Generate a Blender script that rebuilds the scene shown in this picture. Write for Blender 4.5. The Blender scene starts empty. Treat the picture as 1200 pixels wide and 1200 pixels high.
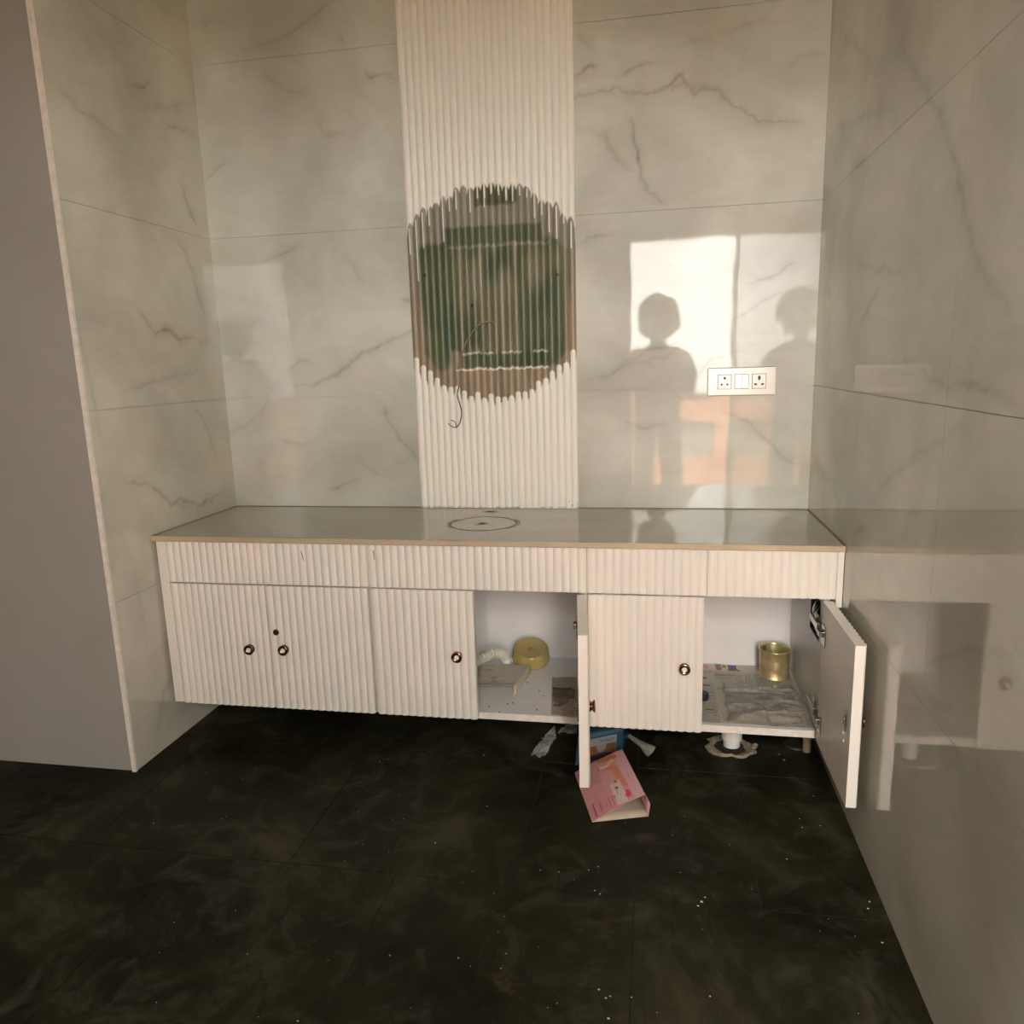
import bpy, bmesh, math, random
import numpy as np
from mathutils import Vector, Matrix

random.seed(7)
rng = np.random.default_rng(7)
sc = bpy.context.scene
col = sc.collection

# ------------------------------------------------------------------ camera
W = 2.2                                   # alcove width between the tiled walls
CAM = np.array([1.656, -2.7476, 1.2759])
FPX = 880.86                              # focal length in pixels of the 1200 px frame
YAW, PITCH, ROLL = 0.1867, -0.1944, -0.0295


def cam_axes():
    cy, sy = math.cos(YAW), math.sin(YAW)
    cp, sp = math.cos(PITCH), math.sin(PITCH)
    f = np.array([-sy * cp, cy * cp, sp])
    r = np.array([cy, sy, 0.0])
    u = np.cross(r, f)
    c, s = math.cos(ROLL), math.sin(ROLL)
    return f, c * r + s * u, -s * r + c * u


CF, CR, CU = cam_axes()


def on(u, v, ax, val):
    """photo pixel -> point on the plane axis=val"""
    d = CF + CR * (u - 600) / FPX - CU * (v - 600) / FPX
    t = (val - CAM[ax]) / d[ax]
    return CAM + t * d


cam_data = bpy.data.cameras.new('camera')
cam_data.sensor_width = 36
cam_data.lens = FPX / 1200 * 36
cam_data.clip_start = 0.01
cam_data.clip_end = 200
cam = bpy.data.objects.new('camera', cam_data)
col.objects.link(cam)
m = Matrix.Identity(4)
for i in range(3):
    m[i][0], m[i][1], m[i][2], m[i][3] = CR[i], CU[i], -CF[i], CAM[i]
cam.matrix_world = m
sc.camera = cam

# ------------------------------------------------------------------ sky, exposure
sc.view_settings.view_transform = 'Standard'
sc.view_settings.look = 'None'
sc.view_settings.gamma = 1.0
sc.view_settings.use_curve_mapping = False
sc.view_settings.exposure = 4.32
world = bpy.data.worlds.new('hazy_sky')
sc.world = world
world.use_nodes = True
bg = world.node_tree.nodes['Background']
bg.inputs['Color'].default_value = (1.0, 0.975, 0.915, 1)
bg.inputs['Strength'].default_value = 2.2
sc.cycles.max_bounces = 12
sc.cycles.diffuse_bounces = 7
sc.cycles.glossy_bounces = 6
sc.cycles.transparent_max_bounces = 12
sc.cycles.caustics_reflective = False
sc.cycles.caustics_refractive = False
sc.cycles.sample_clamp_indirect = 8

sun = bpy.data.lights.new('sun', 'SUN')
sun.energy = 9.5
sun.angle = 0.01
sun.color = (1.0, 0.96, 0.90)
so = bpy.data.objects.new('sun', sun)
col.objects.link(so)
so.rotation_euler = (math.radians(-25), 0, math.radians(-8))     # high sun behind the house, shining on the parapet
# doorway geometry (behind the camera)
DOOR_Y = -3.5
DX0, DX1, DZ0, DZ1 = 1.49, 2.27, 0.22, 2.20
pl = bpy.data.lights.new('doorway_portal', 'AREA')
pl.shape = 'RECTANGLE'
pl.size = DX1 - DX0
pl.size_y = DZ1 - DZ0
pl.cycles.is_portal = True
po = bpy.data.objects.new('doorway_portal', pl)
col.objects.link(po)
po.location = ((DX0 + DX1) / 2, DOOR_Y - 0.10, (DZ0 + DZ1) / 2)
po.rotation_euler = (math.radians(90), 0, 0)       # emits towards +y


# ------------------------------------------------------------------ materials
def new_mat(name):
    mt = bpy.data.materials.new(name)
    mt.use_nodes = True
    nt = mt.node_tree
    return mt, nt, nt.nodes['Principled BSDF']


def N(nt, typ, **kw):
    n = nt.nodes.new(typ)
    for k, v in kw.items():
        setattr(n, k, v)
    return n


def noise(nt, scale, detail=4, rough=0.55, dist=0.0, vec=None):
    n = N(nt, 'ShaderNodeTexNoise')
    n.inputs['Scale'].default_value = scale
    n.inputs['Detail'].default_value = detail
    n.inputs['Roughness'].default_value = rough
    n.inputs['Distortion'].default_value = dist
    if vec is not None:
        nt.links.new(vec, n.inputs['Vector'])
    return n.outputs['Fac']


def ramp(nt, fac, stops):
    r = N(nt, 'ShaderNodeValToRGB')
    el = r.color_ramp.elements
    while len(el) < len(stops):
        el.new(0.5)
    for e, (p, c) in zip(el, stops):
        e.position = p
        e.color = (*c, 1) if len(c) == 3 else c
    nt.links.new(fac, r.inputs['Fac'])
    return r.outputs['Color']


def mix(nt, fac, a, b, mode='MIX'):
    n = N(nt, 'ShaderNodeMix', data_type='RGBA', blend_type=mode)
    for sock, v in ((n.inputs['Factor'], fac), (n.inputs['A'], a), (n.inputs['B'], b)):
        if isinstance(v, (int, float)):
            sock.default_value = v
        elif isinstance(v, tuple):
            sock.default_value = (*v, 1) if len(v) == 3 else v
        else:
            nt.links.new(v, sock)
    return n.outputs['Result']


def objco(nt):
    return N(nt, 'ShaderNodeTexCoord').outputs['Object']


def bump(nt, h, strength, dist, bsdf, normal='Normal'):
    b = N(nt, 'ShaderNodeBump')
    b.inputs['Strength'].default_value = strength
    b.inputs['Distance'].default_value = dist
    nt.links.new(h, b.inputs['Height'])
    nt.links.new(b.outputs['Normal'], bsdf.inputs[normal])


def plain(name, c, rough=0.5, metal=0.0, var=0.06, scale=30, ior=1.45, bumpd=0.0, spec=0.5):
    """one colour with a little procedural unevenness"""
    mt, nt, b = new_mat(name)
    f = noise(nt, scale, 3, vec=objco(nt))
    lo = tuple(max(0, x * (1 - var)) for x in c)
    hi = tuple(min(1, x * (1 + var)) for x in c)
    nt.links.new(ramp(nt, f, [(0.3, lo), (0.7, hi)]), b.inputs['Base Color'])
    b.inputs['Roughness'].default_value = rough
    b.inputs['Metallic'].default_value = metal
    b.inputs['IOR'].default_value = ior
    b.inputs['Specular IOR Level'].default_value = spec
    if bumpd:
        bump(nt, noise(nt, scale * 3, 4, vec=objco(nt)), 0.5, bumpd, b)
    return mt


def painted(name, rough=0.5, metal=0.0, spec=0.5, noise_amt=0.08):
    """colour comes from the mesh's own colour attribute (printing, stains)"""
    mt, nt, b = new_mat(name)
    a = N(nt, 'ShaderNodeAttribute', attribute_name='paint')
    f = noise(nt, 60, 3, vec=objco(nt))
    g = ramp(nt, f, [(0.3, (1 - noise_amt,) * 3), (0.7, (1, 1, 1))])
    nt.links.new(mix(nt, 1.0, a.outputs['Color'], g, 'MULTIPLY'), b.inputs['Base Color'])
    b.inputs['Roughness'].default_value = rough
    b.inputs['Specular IOR Level'].default_value = spec
    return mt


def marble(name, base_lo, base_hi, seed, ior):
    mt, nt, b = new_mat(name)
    co = objco(nt)
    mp = N(nt, 'ShaderNodeMapping')
    mp.inputs['Location'].default_value = (seed * 3.1, seed * 1.7, seed * 0.9)
    nt.links.new(co, mp.inputs['Vector'])
    v = mp.outputs['Vector']
    big = noise(nt, 1.9, 4, 0.5, 0.3, v)
    basec = ramp(nt, big, [(0.34, base_lo), (0.62, base_hi)])
    # faint cloudy streaks
    st = N(nt, 'ShaderNodeMapping')
    st.inputs['Rotation'].default_value = (0.3, 0.6, 0.2)
    st.inputs['Scale'].default_value = (1.0, 1.0, 2.4)
    nt.links.new(v, st.inputs['Vector'])
    stf = noise(nt, 2.2, 6, 0.6, 1.4, st.outputs['Vector'])
    stc = ramp(nt, stf, [(0.40, (1, 1, 1)), (0.5, (0.955, 0.95, 0.94)), (0.60, (1, 1, 1))])
    basec = mix(nt, 1.0, basec, stc, 'MULTIPLY')
    att = N(nt, 'ShaderNodeAttribute', attribute_name='paint')
    sep = N(nt, 'ShaderNodeSeparateColor')
    nt.links.new(att.outputs['Color'], sep.inputs['Color'])
    fine = noise(nt, 38, 4, 0.6, 0.5, v)
    fr = ramp(nt, fine, [(0.3, (0.55,) * 3), (0.65, (1, 1, 1))])
    for ch, colr in (('Red', (0.17, 0.16, 0.115)), ('Green', (0.22, 0.15, 0.085)), ('Blue', (0.86, 0.83, 0.74))):
        mul = N(nt, 'ShaderNodeMath', operation='MULTIPLY')
        nt.links.new(sep.outputs[ch], mul.inputs[0])
        nt.links.new(fr, mul.inputs[1])
        basec = mix(nt, mul.outputs[0], basec, colr)
    nt.links.new(basec, b.inputs['Base Color'])
    b.inputs['Roughness'].default_value = 0.035
    b.inputs['IOR'].default_value = ior
    bump(nt, noise(nt, 3.5, 2, 0.5, 0.2, v), 0.25, 0.0035, b)
    return mt


M = {}
M['tile'] = marble('polished_marble_tile', (0.45, 0.455, 0.40), (0.655, 0.67, 0.61), 0, 1.26)
M['tile_side'] = marble('polished_marble_side_tile', (0.46, 0.45, 0.38), (0.66, 0.65, 0.56), 2, 1.68)
M['grout'] = plain('grey_grout', (0.52, 0.51, 0.44), 0.9)
M['plaster'] = plain('dull_cream_wall_paint', (0.34, 0.32, 0.285), 0.8, scale=6, var=0.03)
M['ceiling_white'] = plain('white_ceiling_paint', (0.80, 0.79, 0.76), 0.9, scale=5, var=0.03)
M['laminate'] = plain('white_laminate', (0.81, 0.765, 0.695), 0.38, var=0.025, scale=9)
M['inner'] = plain('white_inner_laminate', (0.80, 0.79, 0.78), 0.35, var=0.03, scale=7)
M['rawedge'] = plain('chipped_white_edge', (0.78, 0.72, 0.65), 0.6, var=0.10, scale=45)
M['copper'] = plain('rose_gold_metal', (0.42, 0.20, 0.12), 0.16, metal=1.0, var=0.04)
M['dish'] = plain('cream_knob_dish', (0.88, 0.82, 0.76), 0.12, var=0.02)
M['steel'] = plain('nickel_plated_steel', (0.55, 0.52, 0.47), 0.25, metal=1.0, var=0.05)
M['dark'] = plain('black_plastic', (0.012, 0.014, 0.02), 0.5)
M['darkblue'] = plain('dark_blue_plastic', (0.012, 0.018, 0.045), 0.45)
M['white_plastic'] = plain('glossy_white_plastic', (0.82, 0.79, 0.73), 0.18, var=0.015)
M['pvc'] = plain('white_pvc', (0.74, 0.73, 0.70), 0.4, var=0.08, scale=20)
M['hose'] = plain('corrugated_white_hose', (0.72, 0.69, 0.61), 0.4, var=0.06)
M['cement'] = plain('broken_cement', (0.30, 0.245, 0.165), 0.95, var=0.25, scale=40, bumpd=0.004)
M['sealant'] = plain('dried_brown_sealant', (0.235, 0.165, 0.085), 0.7, var=0.25, scale=60)
M['edge_tan'] = plain('tan_slab_edge', (0.50, 0.40, 0.27), 0.45, var=0.10, scale=14)
M['wire'] = plain('dark_brown_wire', (0.07, 0.04, 0.025), 0.5)
M['wire_tan'] = plain('tan_wire', (0.26, 0.19, 0.11), 0.5)
M['card'] = plain('bare_cream_card', (0.56, 0.48, 0.36), 0.8, var=0.05)
M['tissue'] = plain('crumpled_grey_paper', (0.36, 0.34, 0.29), 0.85, var=0.18, scale=35)
M['crumb'] = plain('pale_crumbs', (0.62, 0.58, 0.50), 0.9)
M['specks'] = plain('dark_specks', (0.03, 0.025, 0.02), 0.9)
M['print'] = painted('printed_card', 0.32)
M['news'] = painted('newsprint', 0.55)
M['salmon'] = plain('salmon_masonry_paint', (0.66, 0.25, 0.12), 0.85, var=0.12, scale=8)
M['greypanel'] = plain('grey_cement_panel', (0.22, 0.21, 0.18), 0.9, var=0.12, scale=6)
M['ground'] = plain('pale_dusty_ground', (0.15, 0.13, 0.10), 0.95, var=0.12, scale=2)
M['skin'] = plain('skin', (0.36, 0.20, 0.13), 0.55)
M['shirt'] = plain('dark_grey_cotton', (0.10, 0.10, 0.095), 0.9, var=0.1)
M['denim'] = plain('dark_denim', (0.05, 0.055, 0.065), 0.9, var=0.15)
M['hair'] = plain('black_curly_hair', (0.02, 0.016, 0.013), 0.6)
M['shoe'] = plain('brown_sandal', (0.10, 0.06, 0.04), 0.7)
M['scuff_and_gap'] = plain('brown_scuff_and_gap_shade', (0.20, 0.12, 0.07), 0.8)  # scuff marks, module gaps and the painted shade line of the switch plate

# countertop: greenish grey polished slab with dust
mt, nt, b = new_mat('grey_green_polished_slab')
co = objco(nt)
c1 = ramp(nt, noise(nt, 2.0, 5, 0.6, 0.8, co), [(0.3, (0.335, 0.32, 0.25)), (0.7, (0.415, 0.395, 0.32))])
dust = ramp(nt, noise(nt, 9, 6, 0.65, 0.5, co), [(0.52, (0, 0, 0)), (0.75, (0.35,) * 3)])
nt.links.new(mix(nt, dust, c1, (0.46, 0.42, 0.34)), b.inputs['Base Color'])
b.inputs['Roughness'].default_value = 0.03
b.inputs['IOR'].default_value = 1.58
bump(nt, noise(nt, 3.0, 2, vec=co), 0.2, 0.003, b)
M['slab'] = mt

# floor: dark stone tile with cloudy wear and dusty smears
mt, nt, b = new_mat('dark_slate_floor_tile')
co = objco(nt)
c1 = ramp(nt, noise(nt, 2.3, 6, 0.62, 0.9, co), [(0.36, (0.005, 0.0048, 0.0018)), (0.47, (0.015, 0.0125, 0.005)), (0.55, (0.019, 0.0185, 0.0082)), (0.66, (0.048, 0.042, 0.024))])
sm = ramp(nt, noise(nt, 5.5, 7, 0.68, 1.6, co), [(0.51, (0, 0, 0)), (0.66, (0.55,) * 3)])
c2 = mix(nt, sm, c1, (0.062, 0.055, 0.036))
vn = N(nt, 'ShaderNodeTexVoronoi', feature='DISTANCE_TO_EDGE')
vn.inputs['Scale'].default_value = 4.2
warp = N(nt, 'ShaderNodeTexNoise')
warp.inputs['Scale'].default_value = 3.0
warp.inputs['Detail'].default_value = 5
nt.links.new(co, warp.inputs['Vector'])
wv = N(nt, 'ShaderNodeVectorMath', operation='ADD')
nt.links.new(co, wv.inputs[0])
nt.links.new(warp.outputs['Color'], wv.inputs[1])
nt.links.new(wv.outputs[0], vn.inputs['Vector'])
edge = ramp(nt, vn.outputs['Distance'], [(0.0, (0.7,) * 3), (0.035, (0, 0, 0))])
gate = ramp(nt, noise(nt, 1.7, 3, vec=co), [(0.48, (0, 0, 0)), (0.58, (0.9,) * 3)])
eg = mix(nt, 1.0, edge, gate, 'MULTIPLY')
c3 = mix(nt, eg, c2, (0.006, 0.006, 0.005))
dots = N(nt, 'ShaderNodeTexVoronoi')
dots.inputs['Scale'].default_value = 26
nt.links.new(co, dots.inputs['Vector'])
dt = ramp(nt, dots.outputs['Distance'], [(0.03, (0.5,) * 3), (0.07, (0, 0, 0))])
gate2 = ramp(nt, noise(nt, 3.1, 3, vec=co), [(0.6, (0, 0, 0)), (0.7, (1,) * 3)])
c4 = mix(nt, mix(nt, 1.0, dt, gate2, 'MULTIPLY'), c3, (0.25, 0.24, 0.20))
nt.links.new(c4, b.inputs['Base Color'])
b.inputs['Roughness'].default_value = 0.55
b.inputs['Specular IOR Level'].default_value = 0.12
bump(nt, noise(nt, 30, 5, 0.6, 0.3, co), 0.35, 0.002, b)
M['slate'] = mt

# fluted panel with the torn-off mirror's glue stain
M['flute_paint'] = painted('white_fluted_panel_with_glue_stain', 0.42, noise_amt=0.03)

# amber translucent plastic
mt, nt, b = new_mat('amber_plastic')
nt.links.new(ramp(nt, noise(nt, 14, 3, vec=objco(nt)), [(0.3, (0.58, 0.42, 0.12)), (0.7, (0.72, 0.58, 0.26))]), b.inputs['Base Color'])
b.inputs['Roughness'].default_value = 0.12
b.inputs['Subsurface Weight'].default_value = 0.0
b.inputs['Transmission Weight'].default_value = 0.35
M['amber'] = mt

# brass tin
mt, nt, b = new_mat('tarnished_brass_tin')
co = objco(nt)
nt.links.new(ramp(nt, noise(nt, 22, 5, 0.65, 0.6, co), [(0.3, (0.55, 0.41, 0.19)), (0.55, (0.74, 0.60, 0.33)), (0.8, (0.84, 0.74, 0.50))]), b.inputs['Base Color'])
b.inputs['Metallic'].default_value = 0.75
nt.links.new(ramp(nt, noise(nt, 40, 4, vec=co), [(0.3, (0.30,) * 3), (0.7, (0.48,) * 3)]), b.inputs['Roughness'])
bump(nt, noise(nt, 25, 3, vec=co), 0.3, 0.002, b)
M['brass'] = mt
M['brass_inner'] = plain('tin_lining', (0.55, 0.52, 0.27), 0.3, metal=0.6, var=0.1)
M['rust'] = plain('rust_patch', (0.16, 0.09, 0.035), 0.9, var=0.3, scale=80)

# thin clear plastic film
mt, nt, b = new_mat('clear_plastic_film')
tr = N(nt, 'ShaderNodeBsdfTransparent')
tr.inputs['Color'].default_value = (0.97, 0.965, 0.95, 1)
lw = N(nt, 'ShaderNodeLayerWeight')
lw.inputs['Blend'].default_value = 0.14
gl = N(nt, 'ShaderNodeBsdfGlossy')
gl.inputs['Roughness'].default_value = 0.12
df = N(nt, 'ShaderNodeBsdfDiffuse')
df.inputs['Color'].default_value = (0.88, 0.86, 0.80, 1)
ms0 = N(nt, 'ShaderNodeMixShader')
ms0.inputs['Fac'].default_value = 0.20
nt.links.new(tr.outputs[0], ms0.inputs[1])
nt.links.new(df.outputs[0], ms0.inputs[2])
ms = N(nt, 'ShaderNodeMixShader')
nt.links.new(lw.outputs['Fresnel'], ms.inputs['Fac'])
nt.links.new(ms0.outputs[0], ms.inputs[1])
nt.links.new(gl.outputs[0], ms.inputs[2])
nt.links.new(ms.outputs[0], nt.nodes['Material Output'].inputs['Surface'])
M['film'] = mt


# ------------------------------------------------------------------ mesh helpers
def link(name, me, mat, parent=None, smooth=False):
    o = bpy.data.objects.new(name, me)
    col.objects.link(o)
    if mat is not None:
        me.materials.append(M[mat] if isinstance(mat, str) else mat)
    if parent is not None:
        o.parent = parent
        o.location = -Vector(parent.get('base', (0, 0, 0)))
    if smooth:
        me.polygons.foreach_set('use_smooth', [True] * len(me.polygons))
    return o


def from_bm(name, bm, mat, parent=None, smooth=False):
    bmesh.ops.recalc_face_normals(bm, faces=bm.faces[:])
    me = bpy.data.meshes.new(name)
    bm.to_mesh(me)
    bm.free()
    return link(name, me, mat, parent, smooth)


def empty(name, loc, label, cat, group=None):
    """a thing: an Empty at its base; parts are modelled in world coordinates below it"""
    o = bpy.data.objects.new(name, None)
    o.empty_display_size = 0.05
    col.objects.link(o)
    o.location = loc
    o['base'] = tuple(loc)
    return tag(o, label, cat, group)


def tag(o, label=None, cat=None, group=None, kind=None):
    for k, v in (('label', label), ('category', cat), ('group', group), ('kind', kind)):
        if v:
            o[k] = v
    return o


def struct(o):
    o['kind'] = 'structure'
    return o


def add_box(bm, x0, x1, y0, y1, z0, z1, bev=0.0):
    r = bmesh.ops.create_cube(bm, size=1.0)
    vs = r['verts']
    bmesh.ops.scale(bm, vec=(abs(x1 - x0), abs(y1 - y0), abs(z1 - z0)), verts=vs)
    bmesh.ops.translate(bm, vec=((x0 + x1) / 2, (y0 + y1) / 2, (z0 + z1) / 2), verts=vs)
    if bev:
        es = list({e for v in vs for e in v.link_edges})
        bmesh.ops.bevel(bm, geom=es, offset=bev, segments=2, affect='EDGES', profile=0.5)


def box(name, x0, x1, y0, y1, z0, z1, mat, parent=None, bev=0.0):
    bm = bmesh.new()
    add_box(bm, x0, x1, y0, y1, z0, z1, bev)
    return from_bm(name, bm, mat, parent)


def add_lathe(bm, prof, seg=32, mtx=None, caps=True):
    """prof: list of (radius, height) swept round +z"""
    rings = []
    for r, h in prof:
        ring = []
        for k in range(seg):
            a = 2 * math.pi * k / seg
            p = Vector((r * math.cos(a), r * math.sin(a), h))
            ring.append(bm.verts.new(mtx @ p if mtx else p))
        rings.append(ring)
    for a, b_ in zip(rings, rings[1:]):
        for k in range(seg):
            bm.faces.new((a[k], a[(k + 1) % seg], b_[(k + 1) % seg], b_[k]))
    for ring, r in ((rings[0], prof[0][0]), (rings[-1], prof[-1][0])):
        if caps and r > 1e-6:
            bm.faces.new(ring)
    return rings


def add_tube(bm, pts, radii, seg=10, cap=True):
    pts = [Vector(p) for p in pts]
    if not hasattr(radii, '__len__'):
        radii = [radii] * len(pts)
    up = Vector((0.13, 0.07, 1)).normalized()
    rings = []
    for i, p in enumerate(pts):
        t = (pts[min(i + 1, len(pts) - 1)] - pts[max(i - 1, 0)]).normalized()
        a = t.cross(up)
        if a.length < 1e-3:
            a = t.cross(Vector((1, 0, 0)))
        a.normalize()
        b_ = t.cross(a).normalized()
        rings.append([bm.verts.new(p + radii[i] * (math.cos(2 * math.pi * k / seg) * a + math.sin(2 * math.pi * k / seg) * b_)) for k in range(seg)])
    for r0, r1 in zip(rings, rings[1:]):
        for k in range(seg):
            bm.faces.new((r0[k], r0[(k + 1) % seg], r1[(k + 1) % seg], r1[k]))
    if cap:
        bm.faces.new(rings[0])
        bm.faces.new(rings[-1])


def smooth_path(pts, n=8):
    """Catmull-Rom through the points"""
    P = [Vector(p) for p in pts]
    P = [2 * P[0] - P[1]] + P + [2 * P[-1] - P[-2]]
    out = []
    for i in range(1, len(P) - 2):
        for k in range(n):
            t = k / n
            a, b_, c, d = P[i - 1], P[i], P[i + 1], P[i + 2]
            out.append(0.5 * (2 * b_ + (c - a) * t + (2 * a - 5 * b_ + 4 * c - d) * t * t + (3 * b_ - a - 3 * c + d) * t ** 3))
    out.append(P[-2])
    return out


def grid_mesh(name, Pts, colors=None, mat=None, parent=None, smooth=False, thick=0.0, full=False):
    """Pts (nv, nu, 3) array -> sheet; thick extrudes it backwards along -normal as a closed slab"""
    nv, nu = Pts.shape[:2]
    verts = Pts.reshape(-1, 3)
    idx = np.arange(nv * nu).reshape(nv, nu)
    q = np.stack([idx[:-1, :-1], idx[:-1, 1:], idx[1:, 1:], idx[1:, :-1]], -1).reshape(-1, 4)
    cols = None if colors is None else colors.reshape(-1, 4)
    if thick:
        du = Pts[0, -1] - Pts[0, 0]
        dv = Pts[-1, 0] - Pts[0, 0]
        nrm = np.cross(du, dv)
        nrm = nrm / np.linalg.norm(nrm)
        if full:
            nb = len(verts)
            verts = np.concatenate([verts, verts - nrm * thick])
            if cols is not None:
                cols = np.concatenate([cols, cols])
        loop = np.concatenate([idx[0, :-1], idx[:-1, -1], idx[-1, :0:-1], idx[:0:-1, 0]])
        nl = len(loop)
        if full:
            sides = [(loop[(i + 1) % nl], loop[i], nb + loop[i], nb + loop[(i + 1) % nl]) for i in range(nl)]
            faces = q.tolist() + [tuple(int(x) for x in s) for s in sides] + (q[:, ::-1] + nb).tolist()
        else:
            nb = len(verts)
            verts = np.concatenate([verts, verts[loop] - nrm * thick])
            if cols is not None:
                cols = np.concatenate([cols, cols[loop]])
            sides = [(loop[(i + 1) % nl], loop[i], nb + i, nb + (i + 1) % nl) for i in range(nl)]
            faces = q.tolist() + [tuple(int(x) for x in s) for s in sides] + [tuple(nb + i for i in range(nl - 1, -1, -1))]
    else:
        faces = q.tolist()
    me = bpy.data.meshes.new(name)
    me.from_pydata(verts.tolist(), [], faces)
    if cols is not None:
        at = me.color_attributes.new('paint', 'FLOAT_COLOR', 'POINT')
        at.data.foreach_set('color', np.ascontiguousarray(cols, dtype=np.float32).ravel())
    return link(name, me, mat, parent, smooth)


def vnoise(x, y, seed=0):
    """smooth value noise on arrays, about -1..1"""
    def h(i, j):
        v = np.sin(i * 127.1 + j * 311.7 + seed * 74.7) * 43758.5453
        return (v - np.floor(v)) * 2 - 1
    xi, yi = np.floor(x), np.floor(y)
    fx, fy = x - xi, y - yi
    fx, fy = fx * fx * (3 - 2 * fx), fy * fy * (3 - 2 * fy)
    a, b_, c, d = h(xi, yi), h(xi + 1, yi), h(xi, yi + 1), h(xi + 1, yi + 1)
    return (a * (1 - fx) + b_ * fx) * (1 - fy) + (c * (1 - fx) + d * fx) * fy


def sstep(a, b_, x):
    t = np.clip((x - a) / (b_ - a), 0, 1)
    return t * t * (3 - 2 * t)


def seg_dist(x, y, poly):
    """distance to a polyline and position along it 0..1"""
    best = np.full(x.shape, 9e9)
    along = np.zeros(x.shape)
    n = len(poly) - 1
    for i in range(n):
        ax, ay = poly[i]
        bx, by = poly[i + 1]
        dx, dy = bx - ax, by - ay
        L2 = dx * dx + dy * dy + 1e-12
        t = np.clip(((x - ax) * dx + (y - ay) * dy) / L2, 0, 1)
        d = np.hypot(x - ax - t * dx, y - ay - t * dy)
        mk = d < best
        best = np.where(mk, d, best)
        along = np.where(mk, (i + t) / n, along)
    return best, along


# ------------------------------------------------------------------ marble veins (traced positions on the walls)
# (pixels, plane axis, plane value, core width m, strength, channel)  channel 0 grey-olive, 1 brown
def c2(pts, ox, oy, s):
    return [(ox + x / s, oy + y / s) for x, y in pts]


VB, VL, VR = [], [], []


def vein(store, ax, val, pts, w, a, ch, jag=0.006):
    P = [on(u, v, ax, val) for u, v in pts]
    other = 0 if ax == 1 else 1
    poly = [(p[other], p[2]) for p in P]
    out = [poly[0]]
    for p, q in zip(poly, poly[1:]):
        L = math.hypot(q[0] - p[0], q[1] - p[1])
        k = max(2, int(L / 0.022))
        for i in range(1, k + 1):
            t = i / k
            j = jag if i < k else 0
            out.append((p[0] + (q[0] - p[0]) * t + random.uniform(-j, j), p[1] + (q[1] - p[1]) * t + random.uniform(-j, j)))
    store.append((out, w, a, ch))


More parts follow.
